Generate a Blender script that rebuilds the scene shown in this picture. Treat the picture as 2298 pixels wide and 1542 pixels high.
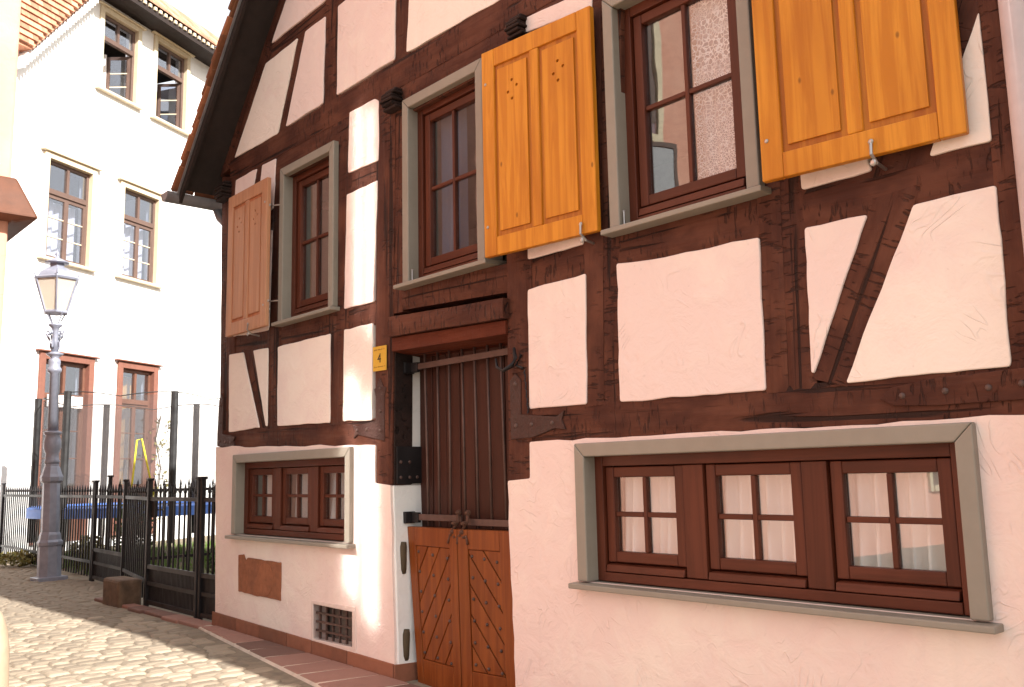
import bpy, bmesh, math, random
from mathutils import Vector, Matrix, noise
from mathutils.geometry import tessellate_polygon
random.seed(7)
R = random.uniform
rad = math.radians
for o in list(bpy.data.objects): bpy.data.objects.remove(o)
scene = bpy.context.scene
COL = scene.collection

# ------------------------------------------------------------------ camera, sky, sun, exposure
# World: metres. x runs along the half-timbered front (left end -7.6, right end -1.1),
# y = 0 is its face (street at y < 0), z = 0 is the street at its corner.
cam_data = bpy.data.cameras.new('camera')
cam = bpy.data.objects.new('camera', cam_data); COL.objects.link(cam)
cam_data.sensor_width = 36; cam_data.sensor_fit = 'HORIZONTAL'; cam_data.lens = 32.115
cam_data.clip_start = .05; cam_data.clip_end = 3000
_r = Vector((0.66552379, 0.74608618, -0.0208207)); _d = Vector((-0.12012475, 0.07953825, -0.98956744)); _f = Vector((-0.73664655, 0.66108175, 0.14255801))
_m = Matrix((_r, -_d, -_f)).transposed().to_4x4(); _m.translation = (0, -3.4, 1.2)
cam.matrix_world = _m
scene.camera = cam

SUN_A, SUN_B = 1.45, .075            # ground shift of a shadow per metre of height, along -x and -y
SUN_DIR = Vector((SUN_A, SUN_B, 1)).normalized()
world = bpy.data.worlds.new('World'); scene.world = world; world.use_nodes = True
nt = world.node_tree; nt.nodes.clear()
sky = nt.nodes.new('ShaderNodeTexSky'); sky.sky_type = 'NISHITA'; sky.sun_disc = False
sky.sun_elevation = math.asin(SUN_DIR.z); sky.sun_rotation = math.atan2(SUN_DIR.x, SUN_DIR.y)
sky.air_density = 1.0; sky.dust_density = 6.0; sky.ozone_density = .6
bg = nt.nodes.new('ShaderNodeBackground'); bg.inputs[1].default_value = .12
wo = nt.nodes.new('ShaderNodeOutputWorld')
veil = nt.nodes.new('ShaderNodeMix'); veil.data_type = 'RGBA'      # thin bright high cloud over the whole sky
veil.inputs[0].default_value = .82; veil.inputs[7].default_value = (4.2, 4.2, 4.25, 1)
nt.links.new(sky.outputs[0], veil.inputs[6]); nt.links.new(veil.outputs[2], bg.inputs[0]); nt.links.new(bg.outputs[0], wo.inputs[0])
sd = bpy.data.lights.new('sun', 'SUN'); sd.energy = 4.6; sd.angle = rad(.55); sd.color = (1, .955, .89)
sun = bpy.data.objects.new('sun', sd); COL.objects.link(sun)
sun.rotation_euler = SUN_DIR.to_track_quat('Z', 'Y').to_euler(); sun.location = (10, 2, 14)
vs = scene.view_settings
vs.view_transform = 'Standard'; vs.look = 'None'; vs.gamma = 1; vs.use_curve_mapping = False
vs.exposure = 1.36
scene.cycles.use_denoising = True
scene.cycles.use_guiding = True; scene.cycles.use_surface_guiding = True; scene.cycles.use_volume_guiding = False
scene.cycles.surface_guiding_probability = .6; scene.cycles.blur_glossy = .05; scene.cycles.sample_clamp_indirect = 60
scene.cycles.max_bounces = 8; scene.cycles.diffuse_bounces = 5; scene.cycles.transparent_max_bounces = 16

# ------------------------------------------------------------------ measured outlines on the front, (x, z) in metres
PANELS = {
    'g1': [(-6.75, 4.861), (-5.857, 4.878), (-5.617, 4.992), (-6.304, 5.379)],
    'g2': [(-6.85, 4.718), (-6.302, 4.735), (-6.619, 4.02), (-7.417, 4.038)],
    'g3': [(-6.173, 4.741), (-5.862, 4.743), (-5.891, 4.046), (-6.476, 4.038)],
    'g4': [(-5.678, 4.748), (-5.428, 4.755), (-4.91, 4.675), (-4.929, 4.045), (-5.689, 4.043)],
    'g5': [(-4.741, 4.566), (-4.787, 4.043), (-3.82, 4.013), (-3.453, 4.02)],
    'g6': [(-3.599, 3.809), (-3.083, 3.772), (-3.088, 3.652), (-3.613, 3.719)],
    'h1': [(-7.379, 3.823), (-6.978, 3.82), (-7.141, 3.345), (-7.418, 3.366)],
    'h2': [(-6.88, 3.825), (-6.636, 3.815), (-6.675, 3.401), (-6.977, 3.402)],
    'h3': [(-7.357, 3.209), (-6.685, 3.223), (-6.717, 2.398), (-6.904, 2.404), (-7.37, 2.426)],
    'p1': [(-5.506, 3.848), (-5.172, 3.842), (-5.122, 3.809), (-5.127, 3.376), (-5.521, 3.391)],
    'p2': [(-5.538, 3.235), (-5.138, 3.238), (-5.187, 2.389), (-5.566, 2.396)],
    'p3': [(-5.564, 2.248), (-5.198, 2.245), (-5.203, 1.585), (-5.576, 1.597)],
    'l1': [(-7.432, 2.278), (-7.167, 2.268), (-6.849, 1.62), (-7.405, 1.611)],
    'l2': [(-6.978, 2.261), (-6.719, 2.253), (-6.711, 1.627), (-6.734, 1.624)],
    'l3': [(-6.553, 2.24), (-6.379, 2.244), (-5.753, 2.244), (-5.75, 1.597), (-6.54, 1.617)],
    'r1': [(-3.642, 2.216), (-3.198, 2.229), (-3.222, 1.551), (-3.651, 1.555)],
    'r1b': [(-3.636, 2.387), (-3.207, 2.388), (-3.205, 2.648), (-3.627, 2.649)],
    'r2': [(-2.984, 2.241), (-2.755, 2.218), (-2.158, 2.202), (-2.171, 1.535), (-2.995, 1.546)],
    'r3': [(-1.939, 2.196), (-1.664, 2.19), (-1.94, 1.587), (-1.953, 1.59)],
    'r4': [(-1.481, 2.186), (-1.182, 2.187), (-1.183, 1.917), (-1.19, 1.555), (-1.196, 1.537), (-1.806, 1.533)],
    'r5': [(-1.941, 2.425), (-1.941, 2.361), (-1.631, 2.363), (-1.646, 2.411), (-1.583, 2.575), (-1.944, 2.61)],
    'r6': [(-1.182, 2.847), (-1.182, 2.351), (-1.405, 2.356)],
}
TIMBERS = [
    ('sill_beam', [(-7.611, 1.652), (-7.6, 1.475), (-5.154, 1.597), (-5.154, 1.41)], 0.0),
    ('corner_post', [(-7.677, 3.93), (-7.319, 3.843), (-7.601, 1.636), (-7.346, 1.623)], -0.004),
    ('rail', [(-7.622, 2.474), (-7.611, 2.283), (-5.7, 2.43), (-5.697, 2.227)], 0.003),
    ('post', [(-6.764, 2.426), (-6.521, 2.393), (-6.748, 1.607), (-6.496, 1.594)], -0.001),
    ('brace', [(-7.227, 2.297), (-6.922, 2.262), (-6.903, 1.601), (-6.673, 1.596)], 0.002),
    ('post', [(-5.784, 3.919), (-5.47, 3.88), (-5.787, 1.584), (-5.534, 1.576)], -0.003),
    ('door_post', [(-5.155, 3.893), (-4.925, 3.863), (-5.17, 1.164), (-4.973, 1.151)], -0.006),
    ('post', [(-4.946, 3.87), (-4.783, 3.861), (-4.984, 2.276), (-4.861, 2.273)], 0.001),
    ('rail', [(-5.551, 3.416), (-5.562, 3.228), (-5.1, 3.388), (-5.105, 3.21)], 0.001),
    ('rail', [(-5.602, 2.415), (-5.6, 2.24), (-5.154, 2.402), (-5.154, 2.23)], 0.001),
    ('brace', [(-6.347, 4.745), (-6.137, 4.739), (-6.666, 4.015), (-6.438, 4.015)], 0.002),
    ('gable_post', [(-5.888, 5.114), (-5.643, 5.004), (-5.93, 4.031), (-5.657, 3.994)], -0.001),
    ('gable_post', [(-4.943, 4.689), (-4.71, 4.585), (-4.956, 4.029), (-4.761, 4.012)], -0.001),
    ('gable_rail', [(-6.872, 4.875), (-6.931, 4.699), (-5.308, 4.881), (-5.307, 4.742)], 0.001),
    ('rafter', [(-7.725, 3.951), (-7.343, 3.989), (-6.683, 5.471), (-6.355, 5.324)], -0.002),
    ('brace', [(-7.012, 3.833), (-6.856, 3.83), (-7.144, 3.425), (-6.927, 3.375)], 0.003),
    ('rail', [(-7.639, 3.422), (-7.628, 3.223), (-6.614, 3.409), (-6.608, 3.206)], 0.003),
    ('post', [(-6.682, 3.82), (-6.491, 3.816), (-6.731, 2.374), (-6.506, 2.366)], 0.0),
    ('door_post', [(-3.797, 3.834), (-3.572, 3.804), (-3.835, 1.167), (-3.646, 1.182)], -0.006),
    ('rail', [(-4.952, 2.437), (-4.953, 2.289), (-3.808, 2.402), (-3.814, 2.234)], 0.002),
    ('rail', [(-3.658, 2.404), (-3.664, 2.207), (-3.171, 2.4), (-3.18, 2.212)], 0.001),
    ('post', [(-3.177, 3.896), (-3.025, 3.828), (-3.241, 1.537), (-3.108, 1.541)], -0.002),
    ('post', [(-3.029, 3.829), (-2.887, 3.765), (-3.112, 1.539), (-2.984, 1.539)], 0.001),
    ('rail', [(-2.992, 2.385), (-3.0, 2.226), (-2.125, 2.387), (-2.14, 2.18)], 0.002),
    ('post', [(-2.137, 3.428), (-2.02, 3.376), (-2.181, 1.521), (-2.067, 1.521)], -0.002),
    ('post', [(-2.023, 3.377), (-1.901, 3.322), (-2.069, 1.519), (-1.938, 1.521)], 0.0),
    ('rail', [(-1.953, 2.373), (-1.967, 2.183), (-1.164, 2.361), (-1.173, 2.172)], 0.001),
    ('brace', [(-1.641, 2.25), (-1.445, 2.262), (-1.955, 1.565), (-1.792, 1.515)], -0.003),
    ('brace', [(-1.656, 2.331), (-1.398, 2.337), (-1.339, 3.07), (-1.13, 2.976)], -0.001),
    ('corner_post', [(-1.181, 2.999), (-1.112, 2.968), (-1.201, 1.511), (-1.088, 1.523)], -0.005),
    ('sill_beam', [(-3.826, 1.567), (-3.832, 1.376), (-1.066, 1.537), (-1.083, 1.364)], -0.001),
]
PLINTH_LEFT = [(-7.638, 1.495), (-5.154, 1.416), (-5.159, 1.167), (-4.978, 1.151), (-4.924, -0.1), (-7.566, -0.024)]
PLINTH_RIGHT = [(-3.835, 1.169), (-3.653, 1.18), (-3.65, 1.376), (-1.069, 1.366), (-1.202, -0.027), (-3.798, -0.28)]
PLAQUE = [(-7.137, 0.606), (-7.049, 0.614), (-7.007, 0.567), (-6.969, 0.593), (-6.922, 0.592), (-6.422, 0.585), (-6.42, 0.304), (-6.744, 0.311), (-7.123, 0.318)]

# ------------------------------------------------------------------ materials
MATS = {}
class N:
    """small node-graph helper"""
    def __init__(s, name):
        s.m = bpy.data.materials.new(name); s.m.use_nodes = True; MATS[name] = s.m
        s.t = s.m.node_tree; s.t.nodes.clear()
        s.out = s.t.nodes.new('ShaderNodeOutputMaterial')
        s.p = s.t.nodes.new('ShaderNodeBsdfPrincipled'); s.t.links.new(s.p.outputs[0], s.out.inputs[0])
        s.tc = s.t.nodes.new('ShaderNodeTexCoord'); s.oi = s.t.nodes.new('ShaderNodeObjectInfo')
    def put(s, sock, v):
        if hasattr(v, 'is_output'): s.t.links.new(v, sock)
        else: sock.default_value = v
    def coords(s, scale=(1, 1, 1), rot=(0, 0, 0), rnd=True):
        mp = s.t.nodes.new('ShaderNodeMapping'); mp.inputs['Scale'].default_value = scale; mp.inputs['Rotation'].default_value = rot
        s.t.links.new(s.tc.outputs['Object'], mp.inputs[0])
        if rnd:
            mu = s.t.nodes.new('ShaderNodeMath'); mu.operation = 'MULTIPLY'; mu.inputs[1].default_value = 37
            s.t.links.new(s.oi.outputs['Random'], mu.inputs[0]); s.t.links.new(mu.outputs[0], mp.inputs['Location'])
        return mp.outputs[0]
    def noise(s, co, scale=5, detail=4, rough=.55, dist=0):
        n = s.t.nodes.new('ShaderNodeTexNoise'); s.t.links.new(co, n.inputs['Vector'])
        n.inputs['Scale'].default_value = scale; n.inputs['Detail'].default_value = detail
        n.inputs['Roughness'].default_value = rough; n.inputs['Distortion'].default_value = dist
        return n.outputs[0]
    def voro(s, co, scale=5, feature='F1'):
        n = s.t.nodes.new('ShaderNodeTexVoronoi'); s.t.links.new(co, n.inputs['Vector']); n.feature = feature
        n.inputs['Scale'].default_value = scale; return n.outputs[0]
    def math(s, op, a, b=0., c=None):
        n = s.t.nodes.new('ShaderNodeMath'); n.operation = op; s.put(n.inputs[0], a); s.put(n.inputs[1], b)
        if c is not None: s.put(n.inputs[2], c)
        return n.outputs[0]
    def ramp(s, v, a, b, lo=0., hi=1.):
        n = s.t.nodes.new('ShaderNodeMapRange'); n.interpolation_type = 'SMOOTHSTEP'; s.put(n.inputs[0], v)
        n.inputs[1].default_value = a; n.inputs[2].default_value = b; n.inputs[3].default_value = lo; n.inputs[4].default_value = hi
        return n.outputs[0]
    def mix(s, fac, a, b, mode='MIX'):
        n = s.t.nodes.new('ShaderNodeMix'); n.data_type = 'RGBA'; n.blend_type = mode
        s.put(n.inputs[0], fac); s.put(n.inputs[6], a if hasattr(a, 'is_output') else (*a, 1)); s.put(n.inputs[7], b if hasattr(b, 'is_output') else (*b, 1))
        return n.outputs[2]
    def bump(s, h, strength=.5, dist=.01):
        n = s.t.nodes.new('ShaderNodeBump'); n.inputs['Strength'].default_value = strength; n.inputs['Distance'].default_value = dist
        s.put(n.inputs['Height'], h); s.t.links.new(n.outputs[0], s.p.inputs['Normal'])
    def fin(s, col, rough=.7, metal=0., spec=.4):
        s.put(s.p.inputs['Base Color'], col if hasattr(col, 'is_output') else (*col, 1)); s.put(s.p.inputs['Roughness'], rough)
        s.p.inputs['Metallic'].default_value = metal; s.p.inputs['Specular IOR Level'].default_value = spec
        return s.m

def hx(*c): return tuple(c)
def plaster(name, c1, c2, amp=.7):
    n = N(name); co = n.coords(rnd=False); cr = n.coords()
    big = n.noise(co, 1.1, 3); mid = n.noise(cr, 7, 4, .6, .6); fine = n.noise(cr, 55, 3)
    st = n.noise(cr, 2.6, 2, .5, 1.8)
    line = n.ramp(n.math('ABSOLUTE', n.math('SUBTRACT', n.math('FRACT', n.math('MULTIPLY', st, 9)), .5)), 0, .13, 1, 0)
    line = n.math('MULTIPLY', line, n.ramp(n.noise(cr, 5.5, 2), .5, .66))
    var = n.math('MULTIPLY', n.math('SUBTRACT', n.oi.outputs['Random'], .5), .3)
    col = n.mix(n.ramp(n.math('ADD', n.math('ADD', n.math('MULTIPLY', big, .7), n.math('MULTIPLY', mid, .3)), var), .38, .64), c1, c2)
    col = n.mix(n.math('MULTIPLY', line, .03), col, (.35, .22, .16))
    run = n.ramp(n.noise(n.coords((9, 9, .5)), 1, 3, .6), .55, .8)
    col = n.mix(n.math('MULTIPLY', run, .10), col, (.45, .33, .27))
    spot = n.ramp(n.noise(cr, 31, 1), .74, .8)
    col = n.mix(n.math('MULTIPLY', spot, .12), col, (.3, .2, .15))
    h = n.math('ADD', n.math('ADD', n.math('MULTIPLY', mid, .8), n.math('MULTIPLY', fine, .10)), n.math('MULTIPLY', line, .16))
    n.bump(h, amp, .012)
    return n.fin(col, .88, 0, .2)
plaster('plaster_cream', (.80, .645, .60), (.86, .755, .675), 1.1)
plaster('plaster_plinth', (.80, .63, .58), (.85, .73, .65), 1.1)
plaster('plaster_white', (.80, .79, .77), (.84, .83, .80), .9)
plaster('plaster_bright', (.85, .85, .84), (.88, .88, .88), .4)
plaster('plaster_salmon', (.58, .30, .22), (.64, .36, .27), .7)
plaster('plaster_pale', (.70, .56, .50), (.74, .62, .55), .5)

def timber(name, c1, c2, nick=.8):
    n = N(name)
    grain = n.noise(n.coords((1.6, 26, 26)), 1, 5, .65, .4)
    nk = n.ramp(n.noise(n.coords((52, 8, 11), (0, rad(22), 0)), 1, 2, .5, .4), .57, .66)
    nk = n.math('MULTIPLY', nk, n.ramp(n.noise(n.coords((1.7, 3, 3)), 1, 2), .40, .56))
    crack = n.ramp(n.noise(n.coords((.6, 15, 15)), 1, 3, .5, .8), .61, .66)
    wear = n.noise(n.coords((3, 5, 5)), 1, 4, .6)
    col = n.mix(n.ramp(wear, .35, .68), c1, c2)
    col = n.mix(n.math('MULTIPLY', n.ramp(grain, .45, .8), .35), col, (c1[0] * .55, c1[1] * .55, c1[2] * .55))
    col = n.mix(n.math('MULTIPLY', n.math('MAXIMUM', n.math('MULTIPLY', nk, nick * .75), crack), .8), col, (.012, .006, .005))
    h = n.math('SUBTRACT', n.math('MULTIPLY', grain, .55), n.math('ADD', n.math('MULTIPLY', nk, nick), crack))
    n.bump(h, .9, .010)
    return n.fin(col, n.ramp(grain, .3, .7, .62, .82), 0, .2)
timber('timber_brown', (.062, .0195, .012), (.120, .042, .024), .9)
timber('timber_dark', (.020, .012, .010), (.034, .018, .015), .2)
timber('timber_red', (.085, .016, .006), (.12, .026, .010), .1)

def stain(name, c1, c2, grain_scale=(22, 22, 1.2), rough=.42, dark=None, amt=.5):
    n = N(name)
    g = n.noise(n.coords(grain_scale), 1, 5, .6, .7); g2 = n.noise(n.coords((3, 3, .7)), 1, 3)
    col = n.mix(n.ramp(g, .38, .66), c1, c2)
    col = n.mix(n.math('MULTIPLY', n.ramp(g2, .45, .75), amt), col, dark or tuple(x * .6 for x in c1))
    kn = n.ramp(n.voro(n.coords((5, 5, 2.6)), 1), .05, .02)
    col = n.mix(n.math('MULTIPLY', kn, .7), col, tuple(x * .3 for x in c1))
    n.bump(g, .12, .004)
    return n.fin(col, n.ramp(g, .3, .8, rough - .06, rough + .1), 0, .25)
stain('shutter_wood', (.50, .172, .010), (.64, .258, .024), amt=.65, dark=(.36, .105, .007))
stain('shutter_wood_glare', (.44, .205, .11), (.54, .28, .16), amt=.4, dark=(.48, .17, .07))  # paler pinkish copy of the shutter wood, sky glare put into the colour
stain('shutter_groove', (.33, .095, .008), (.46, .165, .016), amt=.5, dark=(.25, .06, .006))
stain('shutter_groove_glare', (.42, .13, .05), (.52, .19, .08), amt=.5, dark=(.28, .08, .03))  # groove tone of the same leaf, with the glare in its colour too
stain('window_wood', (.078, .018, .008), (.112, .029, .014), rough=.42)
stain('window_wood_flat', (.078, .018, .008), (.112, .029, .014), (1.2, 22, 22), rough=.42)
stain('door_wood', (.175, .040, .007), (.245, .066, .013), rough=.42, amt=.4)
stain('plank_wood', (.050, .015, .009), (.066, .020, .012), rough=.5)
def paint(name, c, rough=.5, var=.12, metal=0., bump=.15, scale=14, spec=.4, rnd=0.):
    n = N(name); co = n.coords()
    v = n.noise(co, scale, 4, .6); v2 = n.noise(co, scale * .22, 3)
    f = n.math('ADD', n.math('MULTIPLY', v, .5), n.math('MULTIPLY', v2, .5))
    if rnd: f = n.math('ADD', f, n.math('MULTIPLY', n.math('SUBTRACT', n.oi.outputs['Random'], .5), rnd))
    col = n.mix(n.ramp(f, .3, .7), tuple(x * (1 - var) for x in c), tuple(min(1, x * (1 + var)) for x in c))
    n.bump(v, bump, .006)
    return n.fin(col, n.ramp(v2, .3, .7, max(.05, rough - .08), min(1, rough + .08)), metal, spec)
paint('casing_paint', (.255, .228, .188), .45, .06, bump=.05)
paint('iron_black', (.018, .015, .016), .5, .3, .3)
paint('iron_brown', (.10, .058, .048), .5, .3, .2)
paint('iron_painted', (.046, .016, .011), .6, .3, bump=.9, scale=60)
paint('steel', (.42, .40, .38), .35, .1, .9)
paint('rust', (.10, .045, .028), .8, .3, .2)
paint('plate_yellow', (.62, .36, .04), .35, .1)
paint('letter_black', (.02, .017, .012), .5, .1)
paint('letter_faint', (.26, .14, .02), .5, .1)
paint('sandstone', (.20, .080, .045), .9, .25, bump=.8, scale=22)
paint('plaque_stone', (.29, .105, .05), .9, .25, bump=.8, scale=22)
paint('skirting_tile', (.24, .092, .052), .7, .22, bump=.4, rnd=.35)
paint('kerb_stone', (.235, .125, .098), .85, .3, bump=.7, rnd=1.)
paint('mortar', (.56, .47, .39), .95, .2, bump=.6)
paint('sett_stone', (.275, .225, .168), .88, .2, bump=.3, scale=16, rnd=.95)
paint('sett_joint', (.23, .19, .14), .95, .3, bump=.8)
paint('block_stone', (.125, .080, .052), .95, .45, bump=1., scale=9)
paint('guard_stone', (.40, .31, .22), .9, .12, bump=.5)
paint('earth', (.15, .12, .075), .95, .3, bump=.8)
paint('roof_tile', (.30, .115, .055), .85, .35, bump=.6, rnd=.6)
paint('roof_tile_pale', (.50, .24, .15), .85, .3, bump=.6, rnd=.6)
paint('soffit_wood', (.022, .014, .012), .8, .3)
paint('zinc', (.30, .30, .32), .45, .15, .6)
paint('pink_pipe', (.50, .41, .40), .45, .08)
paint('lamp_paint', (.25, .265, .33), .42, .15, .2)
paint('frame_cream', (.62, .53, .38), .6, .08)
paint('sandstone_frame', (.21, .088, .062), .85, .12, bump=.3)
paint('frame_umber', (.12, .075, .06), .5, .12)
paint('door_umber', (.15, .068, .045), .5, .15)
paint('interior', (.16, .13, .11), .9, .2)
paint('blue_pad', (.08, .20, .62), .45, .1)
paint('black_foam', (.02, .02, .021), .55, .3, bump=.6)
paint('mat_black', (.02, .02, .02), .7, .2)
paint('yellow_rope', (.62, .55, .03), .6, .1)
paint('leaf', (.09, .16, .025), .6, .35, rnd=.5)
paint('leaf_dry', (.17, .15, .04), .7, .3, rnd=.5)
paint('stem', (.08, .055, .03), .8, .2)
paint('ledge_brown', (.10, .034, .015), .6, .2)
paint('turquoise', (.03, .42, .36), .5, .1)
paint('curtain_gold', (.66, .33, .06), .85, .2)
def cloth(name, c, trans=.5):
    n = N(name); co = n.coords((1, 1, 1)); w = n.noise(co, 90, 2)
    n.bump(w, .2, .003); n.fin(c, .9, 0, .1)
    tr = n.t.nodes.new('ShaderNodeBsdfTranslucent'); tr.inputs[0].default_value = (*c, 1)
    mx = n.t.nodes.new('ShaderNodeMixShader'); mx.inputs[0].default_value = trans
    n.t.links.new(n.p.outputs[0], mx.inputs[1]); n.t.links.new(tr.outputs[0], mx.inputs[2]); n.t.links.new(mx.outputs[0], n.out.inputs[0])
cloth('curtain_white', (.88, .83, .80), .08)
cloth('curtain_grey', (.16, .19, .27), .2)
cloth('lining_grey', (.12, .145, .20), .2)
def sheer(name, c, open_fac):
    n = N(name); n.fin(c, .9, 0, .1)
    tr = n.t.nodes.new('ShaderNodeBsdfTransparent'); mx = n.t.nodes.new('ShaderNodeMixShader'); n.put(mx.inputs[0], open_fac(n))
    n.t.links.new(n.p.outputs[0], mx.inputs[1]); n.t.links.new(tr.outputs[0], mx.inputs[2]); n.t.links.new(mx.outputs[0], n.out.inputs[0])
def lace_holes(n):
    co = n.coords((1, 1, 1), rnd=False)
    v = n.voro(co, 44, 'DISTANCE_TO_EDGE'); v2 = n.voro(co, 90, 'DISTANCE_TO_EDGE')
    band = n.ramp(n.noise(n.coords((.6, .6, 5), rnd=False), 1, 1), .45, .55)
    a = n.ramp(v, .05, .11, .05, .9); b = n.ramp(v2, .05, .12, .1, .85)
    return n.math('ADD', n.math('MULTIPLY', a, band), n.math('MULTIPLY', b, n.math('SUBTRACT', 1, band)))
sheer('lace', (.66, .67, .70), lace_holes)
sheer('net', (.10, .09, .09), lambda n: .68)
def glass(name, fac=.10, tint=(.92, .95, .96)):
    n = N(name)
    gl = n.t.nodes.new('ShaderNodeBsdfGlossy'); gl.inputs['Roughness'].default_value = .012; gl.inputs[0].default_value = (1, 1, 1, 1)
    tr = n.t.nodes.new('ShaderNodeBsdfTransparent'); tr.inputs[0].default_value = (*tint, 1)
    lw = n.t.nodes.new('ShaderNodeLayerWeight'); lw.inputs[0].default_value = .5     # Schlick reflectance of each pane face
    f = n.math('MINIMUM', n.math('MULTIPLY', n.math('ADD', .04, n.math('MULTIPLY', n.math('POWER', lw.outputs['Facing'], 5), .96)), fac), 1)
    bp = n.t.nodes.new('ShaderNodeBump'); bp.inputs['Strength'].default_value = .05; bp.inputs['Distance'].default_value = .02
    n.t.links.new(n.noise(n.coords(), 3.2, 1), bp.inputs['Height']); n.t.links.new(bp.outputs[0], gl.inputs['Normal'])
    mx = n.t.nodes.new('ShaderNodeMixShader'); n.t.links.new(f, mx.inputs[0])
    n.t.links.new(tr.outputs[0], mx.inputs[1]); n.t.links.new(gl.outputs[0], mx.inputs[2]); n.t.links.new(mx.outputs[0], n.out.inputs[0])
glass('glass', 2.4)
glass('glass_far', 5., (.85, .88, .95))
n = N('mirror_glass')  # mirror for the added casements, reflects far more than window glass
gl_ = n.t.nodes.new('ShaderNodeBsdfGlossy'); gl_.inputs['Roughness'].default_value = .075; gl_.inputs[0].default_value = (.8, .8, .8, 1)
n.t.links.new(gl_.outputs[0], n.out.inputs[0])
n = N('lamp_glass'); n.fin((.85, .78, .68), .35, 0, .5); n.p.inputs['Transmission Weight'].default_value = .55

# ------------------------------------------------------------------ mesh helpers
ORG = {}
class MB:
    """collects shapes in world metres, optionally through a map (u, w, v) -> world"""
    def __init__(s, T=None): s.v = []; s.f = []; s.T = T
    def pt(s, p):
        s.v.append(Vector(s.T(*p)) if s.T else Vector(p)); return len(s.v) - 1
    def hexa(s, P):
        i = [s.pt(p) for p in P]      # bottom 4, top 4
        for q in ((0, 3, 2, 1), (4, 5, 6, 7), (0, 1, 5, 4), (1, 2, 6, 5), (2, 3, 7, 6), (3, 0, 4, 7)): s.f.append([i[k] for k in q])
        return s
    def box(s, x0, x1, y0, y1, z0, z1):
        return s.hexa([(x0, y0, z0), (x1, y0, z0), (x1, y1, z0), (x0, y1, z0), (x0, y0, z1), (x1, y0, z1), (x1, y1, z1), (x0, y1, z1)])
    def prism(s, poly, y0, y1, holes=()):
        """polygon in (x, z), pushed from y0 (front) to y1"""
        loops = [list(poly)] + [list(h) for h in holes]
        flat = [p for l in loops for p in l]
        tris = tessellate_polygon([[Vector((p[0], p[1], 0)) for p in l] for l in loops])
        a = [s.pt((p[0], y0, p[1])) for p in flat]; b = [s.pt((p[0], y1, p[1])) for p in flat]
        if not holes:
            s.f.append(a[:]); s.f.append(b[::-1])
        else:
            for t in tris:
                s.f.append([a[k] for k in t]); s.f.append([b[k] for k in reversed(t)])
        o = 0
        for l in loops:
            m = len(l)
            for k in range(m):
                k2 = (k + 1) % m; s.f.append([a[o + k], a[o + k2], b[o + k2], b[o + k]])
            o += m
        return s
    def tube(s, pts, r, n=8, cap=True):
        pts = [Vector(p) for p in pts]; rings = []
        for k, p in enumerate(pts):
            d = (pts[min(k + 1, len(pts) - 1)] - pts[max(k - 1, 0)]).normalized()
            u = d.cross(Vector((0, 0, 1)) if abs(d.z) < .9 else Vector((1, 0, 0))).normalized(); w = d.cross(u)
            rr = r[k] if isinstance(r, (list, tuple)) else r
            rings.append([s.pt(p + (u * math.cos(2 * math.pi * j / n) + w * math.sin(2 * math.pi * j / n)) * rr) for j in range(n)])
        for a, b in zip(rings, rings[1:]):
            for j in range(n): s.f.append([a[j], a[(j + 1) % n], b[(j + 1) % n], b[j]])
        if cap: s.f.append(rings[0][::-1]); s.f.append(rings[-1])
        return s
    def lathe(s, prof, c=(0, 0, 0), n=16, a0=0.):
        rings = []
        for r, z in prof:
            rings.append([s.pt((c[0] + r * math.cos(a0 + 2 * math.pi * j / n), c[1] + r * math.sin(a0 + 2 * math.pi * j / n), c[2] + z)) for j in range(n)])
        for a, b in zip(rings, rings[1:]):
            for j in range(n): s.f.append([a[j], a[(j + 1) % n], b[(j + 1) % n], b[j]])
        s.f.append(rings[0][::-1]); s.f.append(rings[-1]); return s
    def sheet(s, nu, nv, fn):
        g = [[s.pt(fn(i / nu, j / nv)) for j in range(nv + 1)] for i in range(nu + 1)]
        for i in range(nu):
            for j in range(nv): s.f.append([g[i][j], g[i + 1][j], g[i + 1][j + 1], g[i][j + 1]])
        return s
    def stud(s, p, r, d=(0, -1, 0), h=None, n=8):
        """domed round head on a face with outward direction d"""
        d = Vector(d).normalized(); h = h or r * .6
        u = d.cross(Vector((0, 0, 1)) if abs(d.z) < .9 else Vector((1, 0, 0))).normalized(); w = d.cross(u); p = Vector(p); rings = []
        for rr, hh in ((1, 0), (.9, .45), (.5, .9)):
            rings.append([s.pt(p + (u * math.cos(2 * math.pi * j / n) + w * math.sin(2 * math.pi * j / n)) * rr * r + d * hh * h) for j in range(n)])
        for a, b in zip(rings, rings[1:]):
            for j in range(n): s.f.append([a[j], a[(j + 1) % n], b[(j + 1) % n], b[j]])
        s.f.append(rings[-1]); return s
    def build(s, name, mat, parent=None, smooth=False, bevel=0., origin=None):
        org = Vector(origin) if origin is not None else (Vector(ORG[parent.name]) if parent else Vector((
            sum(v.x for v in s.v) / len(s.v), sum(v.y for v in s.v) / len(s.v), min(v.z for v in s.v))))
        me = bpy.data.meshes.new(name); me.from_pydata([v - org for v in s.v], [], s.f)
        bm = bmesh.new(); bm.from_mesh(me); bmesh.ops.recalc_face_normals(bm, faces=bm.faces)
        bm.to_mesh(me); bm.free()
        me.materials.append(MATS[mat])
        if smooth: me.polygons.foreach_set('use_smooth', [True] * len(me.polygons))
        o = bpy.data.objects.new(name, me); COL.objects.link(o)
        if parent: o.parent = parent; o.location = org - Vector(ORG[parent.name])
        else: o.location = org
        ORG[o.name] = tuple(org)
        if bevel:
            b = o.modifiers.new('bevel', 'BEVEL'); b.width = bevel; b.segments = 2; b.limit_method = 'ANGLE'; b.angle_limit = rad(40)
        return o
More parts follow.
